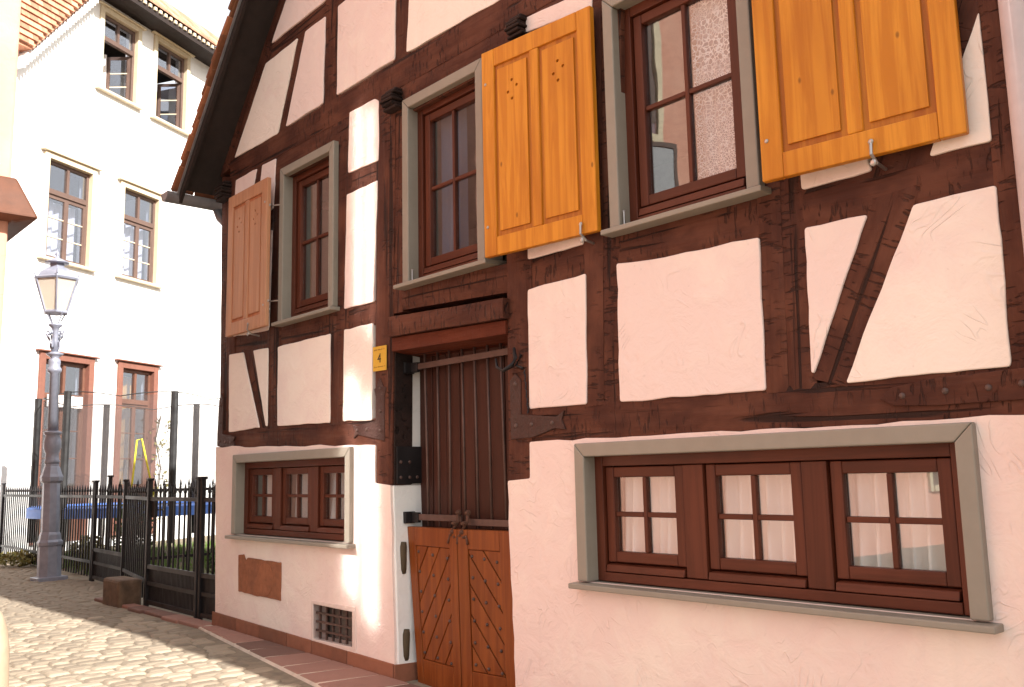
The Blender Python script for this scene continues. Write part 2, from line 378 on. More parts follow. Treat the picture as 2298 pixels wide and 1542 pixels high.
def tag(o, label=None, cat=None, group=None, kind=None):
    if label: o['label'] = label
    if cat: o['category'] = cat
    if group: o['group'] = group
    if kind: o['kind'] = kind
    return o
def empty(name, loc, parent=None):
    o = bpy.data.objects.new(name, None); COL.objects.link(o); o.empty_display_size = .2
    if parent: o.parent = parent; o.location = Vector(loc) - Vector(ORG[parent.name])
    else: o.location = loc
    ORG[o.name] = tuple(loc); return o
def share(name, src, parent, loc, rotz=0., scale=None):
    """another object that uses the mesh of src, at a world place"""
    o = bpy.data.objects.new(name, src.data); COL.objects.link(o); o.parent = parent
    o.location = Vector(loc) - (Vector(ORG[parent.name]) if parent else Vector()); o.rotation_euler[2] = rotz
    if scale: o.scale = scale
    for m in src.modifiers:
        b = o.modifiers.new(m.name, m.type)
        if m.type == 'BEVEL': b.width = m.width; b.segments = m.segments; b.limit_method = 'ANGLE'; b.angle_limit = m.angle_limit
    ORG[o.name] = tuple(loc); return o
def wobble(poly, step=.06, amp=.0035, cut=.012):
    """hand-made outline: cut corners, uneven edges"""
    out = []; m = len(poly)
    for k in range(m):
        a = Vector(poly[k - 1]); b = Vector(poly[k]); c = Vector(poly[(k + 1) % m])
        p = b + (a - b).normalized() * min(cut, (a - b).length * .3); q = b + (c - b).normalized() * min(cut, (c - b).length * .3)
        c2 = c + (b - c).normalized() * min(cut, (b - c).length * .3)
        out += [p, (p + q) / 2 * .45 + b * .55, q]
        L = (c2 - q).length; cnt = int(L / step); nrm = Vector((-(c2 - q).y, (c2 - q).x)).normalized() if L > 1e-6 else Vector((0, 0))
        for j in range(1, cnt):
            t = j / cnt; pp = q.lerp(c2, t)
            out.append(pp + nrm * amp * 2.2 * noise.noise((pp.x * 5, pp.y * 5, k)) + nrm * R(-amp, amp) * .5)
    return [(p.x, p.y) for p in out]
def circle(x, z, r, n=10): return [(x + r * math.cos(2 * math.pi * j / n), z + r * math.sin(2 * math.pi * j / n)) for j in range(n)]
def rect(x0, x1, z0, z1): return [(x0, z0), (x1, z0), (x1, z1), (x0, z1)]

# ------------------------------------------------------------------ setting: ground, lane, garden
def lane_z(x): return 0. if x < -7.5 else -.02 * (x + 7.5)
g = MB(); g.sheet(1, 1, lambda u, v: (-600 + 1200 * u, -600 + 1200 * v, -.42)).build('ground', 'earth')
tag(bpy.data.objects['ground'], kind='structure')
lane = MB()
xs = [-30, -20, -12, -7.5, 0, 12]
for a, b in zip(xs, xs[1:]):
    lane.hexa([(a, -12, -.40), (b, -12, -.40), (b, .9, -.40), (a, .9, -.40), (a, -12, lane_z(a) - .012), (b, -12, lane_z(b) - .012), (b, .9, lane_z(b) - .012), (a, .9, lane_z(a) - .012)])
lane = tag(lane.build('lane', 'sett_joint', origin=(-8, -1, 0)), kind='structure')
gd = MB().box(-30, -7.8, .901, 22, -.40, -.008).build('garden', 'earth', origin=(-14, 3, 0)); tag(gd, kind='structure')

# ------------------------------------------------------------------ half-timbered house
HL = 'cream half-timbered gable house with dark brown beams and orange shutters'
house = tag(empty('half_timbered_house', (-4.35, 0, 0)), HL, 'house')

for k, poly in PANELS.items():
    m = MB().prism(wobble(poly), -.009, .09)
    m.build('plaster_panel', 'plaster_cream', house, bevel=.005)

def beam(name, q, off, mat='timber_brown', depth=.15, parent=house):
    a0, a1, b0, b1 = [Vector((p[0], 0, p[1])) for p in q]
    s = (a0 + a1) / 2; e = (b0 + b1) / 2; L = (e - s).length; ax = (e - s).normalized(); az = Vector((-ax.z, 0, ax.x))
    nL = max(4, int(L / .08)); nW = 5; sd = R(0, 99); vs_, fs = [], []
    loc = lambda p: ((p - s).dot(ax), (p - s).dot(az))
    for i in range(nL + 1):
        t = i / nL; lo = a0.lerp(b0, t); hi = a1.lerp(b1, t)
        for j in range(nW + 1):
            u = j / nW; p = lo.lerp(hi, u); x, z = loc(p)
            edge = j in (0, nW)
            w = .004 * noise.noise((x * 3.1 + sd, j * 5, sd)) + .002 * noise.noise((x * 11 + sd, j * 7, 1))
            y = off + .0022 * noise.noise((x * 6 + sd, z * 20, sd)) + (.004 if edge else 0)
            vs_.append((x, y, z + (w if edge else 0)))
    nb = len(vs_)
    for i in range(nL + 1):
        for j in (0, nW):
            x, y, z = vs_[i * (nW + 1) + j]; vs_.append((x, off + depth, z))
    W = nW + 1
    for i in range(nL):
        for j in range(nW): fs.append([i * W + j, (i + 1) * W + j, (i + 1) * W + j + 1, i * W + j + 1])
        fs.append([i * W, (i + 1) * W, nb + 2 * (i + 1), nb + 2 * i]); fs.append([i * W + nW, (i + 1) * W + nW, nb + 2 * (i + 1) + 1, nb + 2 * i + 1])
    for i in (0, nL): fs.append([i * W + j for j in range(W)] + [nb + 2 * i + 1, nb + 2 * i])
    me = bpy.data.meshes.new(name); me.from_pydata(vs_, [], fs)
    bm = bmesh.new(); bm.from_mesh(me); bmesh.ops.recalc_face_normals(bm, faces=bm.faces); bm.to_mesh(me); bm.free()
    me.materials.append(MATS[mat])
    o = bpy.data.objects.new(name, me); COL.objects.link(o); o.parent = parent
    o.matrix_basis = Matrix.Translation(s - Vector(ORG[parent.name])) @ Matrix((ax, Vector((0, 1, 0)), az)).transposed().to_4x4()
    ORG[o.name] = tuple(s); return o
for nme, q, off in TIMBERS: beam(nme, q, off)
# wall plate and gable sill, two long beams one above the other
beam('wall_plate', [(-7.58, 3.60), (-7.58, 3.835), (-1.05, 3.62), (-1.05, 3.83)], -.003)
beam('gable_sill', [(-7.50, 3.825), (-7.50, 4.03), (-1.2, 3.82), (-1.2, 4.02)], -.007)
# beams over the door
beam('door_lintel', [(-4.945, 2.115), (-4.945, 2.245), (-3.80, 2.075), (-3.80, 2.19)], -.055, depth=.2)
MB().hexa([(-4.95, -.02, 2.02), (-3.82, -.02, 1.99), (-3.82, .215, 1.965), (-4.95, .215, 1.995), (-4.95, -.02, 2.11), (-3.82, -.02, 2.07), (-3.82, .215, 2.07), (-4.95, .215, 2.11)]).build('lintel_soffit', 'timber_red', house, bevel=.004)

# lower masonry storey
W4 = (-7.24, -5.42, .735, 1.415); W5 = (-3.285, -1.325, .635, 1.352)
VENT = [(-5.939, .324), (-5.422, .317), (-5.42, .09), (-5.935, .085)]
MB().prism(wobble(PLINTH_LEFT, .1, .006), -.014, .10, [rect(W4[0] + .05, W4[1] - .05, W4[2] + .03, W4[3] - .05), VENT]).build('plaster_plinth', 'plaster_plinth', house, bevel=.01)
PR = [(-3.835, 1.169), (-3.653, 1.18), (-3.65, 1.376), (-1.06, 1.366), (-1.06, -.2), (-3.80, -.2)]
MB().prism(wobble(PR, .1, .006), -.012, .20, [rect(W5[0] + .05, W5[1] - .05, W5[2] + .03, W5[3] - .05)]).build('plaster_plinth', 'plaster_plinth', house, bevel=.01)
# whitewashed door jamb below and beside the post
MB().hexa([(-5.10, .003, -.1), (-4.908, .003, -.1), (-4.885, .30, -.1), (-5.10, .30, -.1), (-5.10, .003, 1.15), (-4.966, .003, 1.15), (-4.960, .30, 1.15), (-5.10, .30, 1.15)]).build('door_jamb', 'plaster_white', house, bevel=.006)
MB().box(-5.16, -4.968, .146, .30, 1.152, 2.2).build('door_jamb', 'plaster_white', house)
MB().hexa([(-4.985, .008, 1.155), (-4.9615, .008, 1.155), (-4.9615, .1455, 1.155), (-4.985, .1455, 1.155), (-4.965, .008, 2.11), (-4.9445, .008, 2.11), (-4.9445, .1455, 2.11), (-4.965, .1455, 2.11)]).build('post_side_sheet', 'timber_dark', house)  # thin dark sheet over the side face of the door post
MB().box(-4.9605, -4.950, .02, .23, 1.158, 1.40).build('jamb_plate', 'iron_black', house, bevel=.003)
for p in ((.05, 1.2), (.05, 1.3), (.12, 1.2), (.12, 1.3), (.18, 1.2)): MB().stud((-4.950, p[0], p[1]), .012, (1, 0, 0)).build('bolt', 'iron_brown', house)

# house body behind the front: backing wall, side and rear walls, floors
GZ = lambda x: 5.22 + 1.13 * (-abs(x + 4.36) + 2.25)
back = [(-7.6, -.2), (-1.08, -.2), (-1.08, GZ(-7.6)), (-4.36, GZ(-4.36) - .02), (-7.6, GZ(-7.6))]
wins = [(-6.49, -5.66, 2.395, 3.675), (-4.79, -3.96, 2.41, 3.69), (-2.985, -2.115, 2.38, 3.645), W4, W5]
door_hole = rect(-4.975, -3.83, -.1, 2.15)
holes = [rect(w[0] + .05, w[1] - .05, w[2] + .03, w[3] - .05) for w in wins] + [door_hole, VENT]
MB().prism(back, .205, .26, holes).build('backing_wall', 'interior', house)
body = MB().box(-7.62, -7.5, .262, 8, -.2, 3.75).box(-1.2, -1.06, .262, 8, -.2, 3.75).box(-7.62, -1.06, 8, 8.1, -.2, 3.75)
body.prism(back, 8.102, 8.15).build('outer_wall', 'plaster_cream', house)
MB().box(-7.45, -1.25, .27, 7.9, 2.0, 2.1).box(-7.45, -1.25, .27, 7.9, 3.82, 3.9).box(-7.45, -1.25, .27, 7.9, -.1, -.02).box(-7.45, -1.25, 2.6, 2.7, 0, 3.8).build('inner_floor', 'interior', house)

# roof
def slope(x0, x1, t0, t1, y0, y1):
    return [(x0, y0, GZ(x0) + t0), (x1, y0, GZ(x1) + t0), (x1, y1, GZ(x1) + t0), (x0, y1, GZ(x0) + t0), (x0, y0, GZ(x0) + t1), (x1, y0, GZ(x1) + t1), (x1, y1, GZ(x1) + t1), (x0, y1, GZ(x0) + t1)]
roof = MB(); roof.hexa(slope(-7.87, -4.36, .01, .10, -.27, 8.3)); roof.hexa(slope(-4.36, -.92, .01, .10, -.27, 8.3))
roof = roof.build('roof', 'soffit_wood', house)
for sgn in (-1, 1):
    bb = MB()
    if sgn < 0: bb.hexa(slope(-7.90, -4.36, -.075, .055, -.30, -.272))
    else: bb.hexa(slope(-4.36, -.89, -.075, .055, -.30, -.272))
    bb.build('bargeboard', 'soffit_wood', roof)
strip = MB(); strip.hexa(slope(-7.91, -4.36, .02, .04, -.318, -.3005)); strip.build('verge_strip', 'zinc', roof)
tl = None
ang = math.atan(1.13)
for i in range(34):
    d = i * .155; x = -7.97 + d * math.cos(ang) ; z = GZ(x) + .12
    if True:
        if tl is None:
            t_ = MB().hexa([(0, -.34, 0), (.26, -.34, -.022), (.26, -.14, -.022), (0, -.14, 0), (0, -.34, .045), (.26, -.34, .018), (.26, -.14, .018), (0, -.14, .045)])
            tl = t_.build('roof_tile', 'roof_tile', roof, bevel=.006, origin=(0, 0, 0)); o = tl
            o.location = Vector((x, R(-.008, .008), z)) - Vector(ORG[roof.name]); ORG[o.name] = (x, 0, z)
        else: o = share('roof_tile', tl, roof, (x, R(-.012, .012), z + R(-.004, .004)))
        o.rotation_euler[1] = -ang + R(-.02, .02)
rt = MB(); rt.hexa(slope(-7.96, -4.36, .105, .15, -.139, 8.3)); rt.hexa(slope(-4.36, -.85, .105, .15, -.139, 8.3)); rt.build('tile_covering', 'roof_tile', roof)
# gutter along the left eaves, seen from its end, and downpipe
gt = MB(); cx, cz = -8.0, 3.79
prof = [(cx + .075 * math.cos(a), cz - .085 * math.sin(a)) for a in [math.pi * k / 10 for k in range(11)]]
gt.prism(prof + [(p[0] * .94 + cx * .06, p[1] * .94 + cz * .06) for p in reversed(prof)], -.39, 8)
gt.prism(prof, -.398, -.391)
gt.build('gutter', 'zinc', house)
MB().tube([(-8.0, .10, 3.72), (-7.98, .12, 3.64), (-7.86, .16, 3.53), (-7.72, .2, 3.46), (-7.69, .2, 3.36), (-7.69, .2, 0)], .04, 10).build('downpipe', 'zinc', house, smooth=True)

# carved beam heads that stick out of the front
def beam_head(x0, x1, z0, z1, y):
    m = MB(); n_ = 6
    for k in range(n_):
        a, b = z0 + (z1 - z0) * k / n_, z0 + (z1 - z0) * (k + 1) / n_
        d = y * (.55 + .45 * math.sin(math.pi * (k + .7) / n_)); s_ = .012 * (k % 2)
        m.box(x0 + s_, x1 - s_, d, .02, a + .001, b - .001)
    m.build('beam_head', 'timber_dark', house, bevel=.012)
beam_head(-4.985, -4.83, 3.66, 3.81, -.10); beam_head(-3.72, -3.59, 3.70, 3.83, -.08); beam_head(-7.64, -7.46, 3.67, 3.84, -.11)

# ------------------------------------------------------------------ windows
def window(x0, x1, z0, z1, sashes, sill_out=.03):
    w = empty('window', ((x0 + x1) / 2, 0, z0), house)
    cw = .068; yf, yb = -.046, .10
    ix0, ix1, iz0, iz1 = x0 + cw, x1 - cw, z0 + .035, z1 - cw
    # outer painted casing: head, two sides (mitred), sill
    MB().prism([(x0, z1), (x1, z1), (ix1, iz1), (ix0, iz1)], yf, yb).build('casing_head', 'casing_paint', w, bevel=.006)
    MB().prism([(x0, z1 - .001), (ix0 - .001, iz1 - .001), (ix0 - .001, iz0), (x0, iz0)], yf, yb).build('casing_side', 'casing_paint', w, bevel=.006)
    MB().prism([(x1, z1 - .001), (ix1 + .001, iz1 - .001), (ix1 + .001, iz0), (x1, iz0)], yf, yb).build('casing_side', 'casing_paint', w, bevel=.006)
    MB().hexa([(x0 - sill_out, -.085, z0), (x1 + sill_out, -.085, z0), (x1 + sill_out, yb, z0), (x0 - sill_out, yb, z0),
               (x0 - sill_out, -.085, z0 + .026), (x1 + sill_out, -.085, z0 + .026), (x1 + sill_out, yb, z0 + .034), (x0 - sill_out, yb, z0 + .034)]).build('sill', 'casing_paint', w, bevel=.005)
    # brown fixed frame with mullions
    f = .05; yF = .035
    MB().box(ix0 - .005, ix0 + f, yF, .115, iz0 + .001, iz1 + .004).build('frame_stile', 'window_wood', w, bevel=.004)
    MB().box(ix1 - f, ix1 + .005, yF, .115, iz0 + .001, iz1 + .004).build('frame_stile', 'window_wood', w, bevel=.004)
    MB().box(ix0 + f + .0005, ix1 - f - .0005, yF + .002, .115, iz1 - f, iz1 + .004).build('frame_head', 'window_wood_flat', w, bevel=.004)
    MB().box(ix0 + f + .0005, ix1 - f - .0005, yF - .006, .115, iz0 + .002, iz0 + f * .9).build('frame_sill', 'window_wood_flat', w, bevel=.004)
    a0, a1 = ix0 + f, ix1 - f; mw = .115 if sashes > 1 else 0
    sw = (a1 - a0 - mw * (sashes - 1)) / sashes; s0, s1 = iz0 + f * .9 + .004, iz1 - f - .004
    for k in range(sashes):
        b0 = a0 + k * (sw + mw) + .007; b1 = b0 + sw - .014
        if k: MB().box(b0 - mw - .007, b0 - .007, yF + .004, .115, s0, s1).build('mullion', 'window_wood', w, bevel=.003)
        st = .052; yS = .052; wb = .045 if sashes > 1 else .05
        MB().box(b0, b0 + st, yS, .10, s0 + wb, s1).build('sash_stile', 'window_wood', w, bevel=.005)
        MB().box(b1 - st, b1, yS, .10, s0 + wb, s1).build('sash_stile', 'window_wood', w, bevel=.005)
        MB().box(b0 + st + .0005, b1 - st - .0005, yS + .001, .10, s1 - st, s1 - .001).build('sash_rail', 'window_wood_flat', w, bevel=.005)
        MB().box(b0 + st + .0005, b1 - st - .0005, yS + .001, .10, s0 + wb + .001, s0 + wb + st).build('sash_rail', 'window_wood_flat', w, bevel=.005)
        MB().hexa([(b0 + .002, .028, s0), (b1 - .002, .028, s0), (b1 - .002, .10, s0), (b0 + .002, .10, s0), (b0 + .002, .036, s0 + wb - .012), (b1 - .002, .036, s0 + wb - .012), (b1 - .002, .10, s0 + wb - .001), (b0 + .002, .10, s0 + wb - .001)]).build('weather_bar', 'window_wood_flat', w, bevel=.004)
        p0, p1, q0, q1 = b0 + st, b1 - st, s0 + wb + st, s1 - st; mu = .024; xm, zm = (p0 + p1) / 2, (q0 + q1) / 2
        MB().box(xm - mu / 2, xm + mu / 2, yS + .008, .092, q0 + .0005, q1 - .0005).build('muntin', 'window_wood', w, bevel=.004)
        MB().box(p0 + .0005, xm - mu / 2 - .0005, yS + .009, .092, zm - mu / 2, zm + mu / 2).box(xm + mu / 2 + .0005, p1 - .0005, yS + .009, .092, zm - mu / 2, zm + mu / 2).build('muntin', 'window_wood_flat', w, bevel=.004)
        for (u0, u1) in ((p0, xm - mu / 2), (xm + mu / 2, p1)):
            for (v0, v1) in ((q0, zm - mu / 2), (zm + mu / 2, q1)):
                MB().box(u0 + .001, u1 - .001, .078, .081, v0 + .001, v1 - .001).build('pane', 'glass', w)
    return w, (ix0 + f, ix1 - f, iz0 + f, iz1 - f)
WB = [window(*wins[0], 1), window(*wins[1], 1, .05), window(*wins[2], 1), window(*W4, 3), window(*W5, 3)]

# curtains hanging inside (own things)
def curtain(name, x0, x1, z0, z1, mat, label, folds=9, amp=.022, y=.15, flare=0.):
    m = MB(); ph = R(0, 6)
    m.sheet(int(folds * 8), 8, lambda u, v: (x0 + (x1 - x0) * u + flare * (1 - v) * math.sin(u * 9 + ph) * .02, y + amp * (.5 + .8 * (1 - v)) * (math.sin(u * folds * 2 * math.pi + ph + .5 * math.sin(u * 11)) + .35 * math.sin(u * folds * 4.3 + v)), z0 + (z1 - z0) * v))
    return tag(m.build(name, mat, smooth=True), label, 'curtain')
_, (a, b, c, d) = WB[3]; 
for k, nm in enumerate(('railing side', 'middle', 'door side')):
    u0 = a + (b - a) * k / 3 + .05; u1 = a + (b - a) * (k + 1) / 3 - .05
    curtain('window_curtain', u0, u1, c + .02, d - .02, 'curtain_white', ['white gathered curtain in the low window above the sandstone plaque, sash by the fence corner', 'white gathered curtain in the middle sash of the low window above the plaque', 'white gathered curtain in the low plaque window, sash nearest the door'][k], 6, .036, .17)
_, (a, b, c, d) = WB[4]
for k in range(3):
    u0 = a + (b - a) * k / 3 + .04; u1 = a + (b - a) * (k + 1) / 3 - .04
    curtain('window_curtain', u0, u1, c + .02, d - .02, 'curtain_white', ['white gathered curtain in the long low window, sash nearest the half door', 'white gathered curtain in the middle sash of the long low window', 'white gathered curtain in the long low window, sash nearest the pink drainpipe'][k], 7, .038, .17)
_, (a, b, c, d) = WB[2]
curtain('lace_curtain', (a + b) / 2 + .0, b, c + .05, d, 'lace', 'white lace curtain behind the upper panes beside the large orange shutter', 5, .006, .125)
curtain('lining_curtain', (a + b) / 2 + .0, b, c + .06, d, 'lining_grey', 'plain grey lining cloth hanging behind the lace curtain', 3, .01, .17)
_, (a, b, c, d) = WB[1]
curtain('window_curtain', a + .02, a + .30, c, d, 'curtain_grey', 'grey drape hanging in the window above the door', 3, .02, .16, 1)
_, (a, b, c, d) = WB[0]

# ------------------------------------------------------------------ shutters
def shutter(hx_, hy, ex, ey, z0, z1, mat, th=.036):
    """leaf from its left edge (hx_, hy) to its right edge (ex, ey), outer face towards the lane"""
    s = empty('shutter', (hx_, hy, z0), house)
    L = math.hypot(ex - hx_, ey - hy); ux, uy = (ex - hx_) / L, (ey - hy) / L
    T = lambda u, y, v: (hx_ + ux * u - uy * y, hy + uy * u + ux * y, v)
    st, rl, mid = .095, .105, .062; H = z1 - z0; xm = L / 2
    for (u0, u1) in ((0, st), (L - st, L)): MB(T).box(u0, u1, 0, th, z0, z1).build('stile', mat, s, bevel=.005)
    MB(T).box(st + .0006, L - st - .0006, .0006, th, z0, z0 + rl).build('bottom_rail', mat, s, bevel=.004)
    MB(T).box(st + .0006, L - st - .0006, .0006, th, z1 - rl, z1).build('top_rail', mat, s, bevel=.004)
    MB(T).box(xm - mid / 2, xm + mid / 2, .0006, th, z0 + rl + .0006, z1 - rl - .0006).build('middle_stile', mat, s, bevel=.006)
    for (u0, u1) in ((st, xm - mid / 2), (xm + mid / 2, L - st)):
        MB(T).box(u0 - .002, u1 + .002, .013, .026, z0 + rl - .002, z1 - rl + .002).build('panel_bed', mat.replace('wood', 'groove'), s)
        cu = (u0 + u1) / 2; hz = z1 - rl - .17
        hol = [circle(cu, hz + .045, .0095), circle(cu + .036, hz + .005, .0095), circle(cu - .03, hz - .02, .0095), circle(cu, hz - .065, .0095)]
        MB(T).prism(rect(u0 + .026, u1 - .026, z0 + rl + .03, z1 - rl - .03), .004, .0125, hol).build('raised_panel', mat, s, bevel=.003)
    return s, T, L
def fittings(s, T, L, z0, z1, hu, cu):
    for v in (z0 + .17, z1 - .20):
        p = T(hu, 0, v); MB().stud(p, .010).build('hinge_bolt', 'steel', s)
        q = T(hu, .05, v - .03); MB().tube([(q[0] - .05, q[1] + .03, q[2]), (q[0] + .01, q[1], q[2])], .006, 6).tube([(q[0], q[1], q[2] - .03), (q[0], q[1], q[2] + .03)], .009, 6).build('hinge', 'steel', s)
    p = Vector(T(cu, -.012, z0)); m = MB()
    m.tube([p + Vector((0, .0, .05)), p + Vector((0, -.004, .0)), p + Vector((.004, .03, -.03)), p + Vector((.004, .10, -.04))], .007, 6)
    m.stud(p + Vector((0, 0, .05)), .012); m.stud(p + Vector((.004, .0, -.035)), .015)
    m.build('shutter_catch', 'steel', s)
s1 = shutter(-7.27, -.12, -6.545, -.125, 2.40, 3.61, 'shutter_wood_glare'); fittings(*s1, 2.40, 3.61, .69, .45)
s2 = shutter(-3.838, -.15, -3.046, -.07, 2.415, 3.632, 'shutter_wood'); fittings(*s2, 2.415, 3.632, .03, .70)
s3 = shutter(-2.035, -.15, -1.243, -.06, 2.39, 3.62, 'shutter_wood'); fittings(*s3, 2.39, 3.62, .03, .46)
for (x, z) in ((-6.515, 3.38), (-6.515, 2.60)):
    MB().tube([(x - .10, -.10, z), (x, -.06, z), (x + .03, -.04, z)], .006, 6).stud((x - .03, -.10, z), .013).build('hinge_pin', 'steel', house)
for (x, z) in ((-4.70, 2.47), (-2.90, 2.44)):
    MB().tube([(x, -.03, z - .03), (x, -.03, z + .05)], .005, 6).stud((x, -.03, z + .05), .008, (0, 0, 1)).build('stay_pin', 'steel', house)

# ------------------------------------------------------------------ door: planks, grille, stable-door leaves
door = empty('plank_door', (-4.4, .2, 0), house)
for k in range(8):
    x = -4.97 + k * .144
    MB().box(x + .003, x + .141, .215 + R(0, .004), .25, -.05, 2.05).build('plank', 'plank_wood', door, bevel=.005)
MB().box(-4.98, -3.80, .251, .27, -.05, 2.05).build('door_back', 'plank_wood', door)
grille = empty('iron_grille', (-4.4, .14, .9), house)
for xa, xb in zip((-4.81, -4.674, -4.553, -4.422, -4.299, -4.177, -4.054), (-4.783, -4.666, -4.552, -4.407, -4.284, -4.16, -4.029)):
    MB().tube([(xa - (xb - xa) * .1, .146, 2.06), (xb + (xb - xa) * .1, .146, .89)], .0085, 8).build('bar', 'iron_brown', grille, smooth=True)
MB().box(-4.93, -3.96, .124, .136, 1.90, 1.94).build('flat_band', 'iron_brown', grille, bevel=.003)
MB().box(-4.90, -4.42, .124, .136, .925, .965).build('flat_band', 'iron_brown', grille, bevel=.003)
MB().box(-4.37, -3.90, .124, .136, .905, .945).build('flat_band', 'iron_brown', grille, bevel=.003)
for z in (1.915, .94):
    MB().box(-4.968, -4.93, .07, .15, z - .035, z + .04).box(-4.929, -4.86, .115, .145, z - .03, z + .035).build('hinge_block', 'iron_black', grille, bevel=.005)
def latch(x):
    m = MB()
    for (dx, dz, r) in ((0, .03, .020), (.008, -.03, .014), (-.004, -.08, .018), (.016, -.11, .010), (-.02, -.10, .010)): m.stud((x + dx, .118 - .01 * (dz < 0) * 4, .95 + dz), r, (0, -1, 0), .03)
    m.tube([(x, .112, .99), (x + .01, .095, .93), (x - .01, .065, .86)], .012, 6)
    m.tube([(x - .03, .07, .85), (x - .05, .062, .80)], .008, 6).tube([(x + .03, .07, .85), (x + .05, .062, .80)], .008, 6)
    m.build('latch', 'rust', grille, smooth=True)
latch(-4.43); latch(-4.34)
def leaf(x0, y0, x1, y1, z0, z1, ang_sign, dx_bot0, dx_bot1):
    lf = empty('stable_door_leaf', (x0, y0, z0), house)
    L = math.hypot(x1 - x0, y1 - y0); ux, uy = (x1 - x0) / L, (y1 - y0) / L
    def T(u, y, v):
        t = (z1 - v) / (z1 - z0); return (x0 + ux * u - uy * y + (dx_bot0 * (1 - u / L) + dx_bot1 * u / L) * t, y0 + uy * u + ux * y, v)
    st, rt_, rb = .085, .115, .16; th = .05
    for (a, b) in ((0, st), (L - st, L)): MB(T).box(a, b, 0, th, z0, z1).build('stile', 'door_wood', lf, bevel=.004)
    MB(T).box(st + .001, L - st - .001, .001, th, z1 - rt_, z1).build('top_rail', 'door_wood', lf, bevel=.004)
    MB(T).box(st + .001, L - st - .001, .001, th, z0, z0 + rb).build('bottom_rail', 'door_wood', lf, bevel=.004)
    u0, u1, v0, v1 = st, L - st, z0 + rb, z1 - rt_; w = u1 - u0
    MB(T).box(u0, u1, .02, .04, v0, v1).build('backing', 'door_wood', lf)
    # diagonal boards, each one a strip clipped to the field
    pitch = .128; slope_ = 1.25 * ang_sign; k0 = -8
    def clip(poly, fn):
        out = []
        for i in range(len(poly)):
            a, b = poly[i], poly[(i + 1) % len(poly)]; fa, fb = fn(a), fn(b)
            if fa >= 0: out.append(a)
            if fa * fb < 0:
                t = fa / (fa - fb); out.append((a[0] + (b[0] - a[0]) * t, a[1] + (b[1] - a[1]) * t))
        return out
    for k in range(-6, 14):
        lo = v0 + k * pitch * 1.35; hi = lo + pitch * 1.35 - .012
        line = lambda u: slope_ * (u - (u0 if ang_sign > 0 else u1))
        poly = rect(u0 + .002, u1 - .002, v0 + .002, v1 - .002)
        poly = clip(poly, lambda p: p[1] - (lo + line(p[0]) - 0)); 
        if len(poly) > 2: poly = clip(poly, lambda p: (hi + line(p[0])) - p[1])
        if len(poly) > 2: MB(T).prism(poly, .006 + R(0, .002), .0195).build('board', 'door_wood', lf, bevel=.004)
    for r_ in range(6):
        for c_ in range(3):
            p = T(u0 + .03 + (w - .06) * c_ / 2, .006, v1 - .05 - r_ * (v1 - v0 - .08) / 5 + (c_ - 1) * -.012)
            MB().stud(p, .0105, (-uy * -1, -ux, 0), .010).build('stud', 'iron_brown', lf, smooth=True)
    return lf
leaf(-4.955, .10, -4.392, .06, -.08, .885, 1, .11, .03)
leaf(-4.384, .06, -3.955, .10, -.08, .885, -1, .03, .05)
for (xa, xb, z0, z1) in ((-4.95, -4.945, .59, .79), (-4.925, -4.915, .06, .25)):
    MB().tube([(xa, .065, z0), (xa, .062, z0 + .03), (xb, .062, z1 - .03), (xb, .065, z1)], [.018, .024, .024, .018], 10).build('wooden_buffer', 'stem', house, smooth=True)
MB().box(-4.93, -3.82, -.01, .3, -.2, -.085).build('threshold', 'kerb_stone', house, bevel=.01)

# iron straps with bolts
def strap(poly, y, bolts, mat='iron_painted'):
    s = MB().prism(poly, y, y + .02).build('iron_strap', mat, house, bevel=.003)
    for b in bolts: MB().stud((b[0], y, b[1]), .013).build('bolt', 'iron_brown', s, smooth=True)
strap([(-5.41, 1.52), (-5.44, 1.565), (-5.39, 1.552), (-5.155, 1.578), (-5.155, 1.74), (-5.175, 1.79), (-5.145, 1.80), (-5.105, 1.86), (-5.06, 1.80), (-5.03, 1.79), (-5.05, 1.74), (-5.05, 1.44), (-5.38, 1.495), (-5.43, 1.47)], -.012, [(-5.38, 1.525), (-5.26, 1.525), (-5.10, 1.51), (-5.10, 1.64), (-5.10, 1.79)])
strap([(-3.80, 1.72), (-3.755, 1.76), (-3.71, 1.72), (-3.715, 1.53), (-3.44, 1.50), (-3.38, 1.53), (-3.40, 1.48), (-3.375, 1.43), (-3.45, 1.44), (-3.62, 1.40), (-3.80, 1.395)], -.013, [(-3.755, 1.70), (-3.755, 1.47), (-3.63, 1.47), (-3.47, 1.47)])
strap([(-7.62, 1.60), (-7.62, 1.50), (-7.33, 1.475), (-7.28, 1.50), (-7.31, 1.53), (-7.27, 1.565), (-7.52, 1.60), (-7.52, 1.90), (-7.56, 1.95), (-7.60, 1.90)], -.013, [(-7.36, 1.52), (-7.46, 1.53), (-7.57, 1.54), (-7.57, 1.70), (-7.57, 1.85)])
strap([(-1.62, 1.50), (-1.67, 1.46), (-1.62, 1.43), (-1.45, 1.42), (-1.10, 1.42), (-1.10, 1.53), (-1.45, 1.52)], -.014, [(-1.58, 1.465), (-1.42, 1.47), (-1.27, 1.47), (-1.16, 1.475)], 'timber_brown')
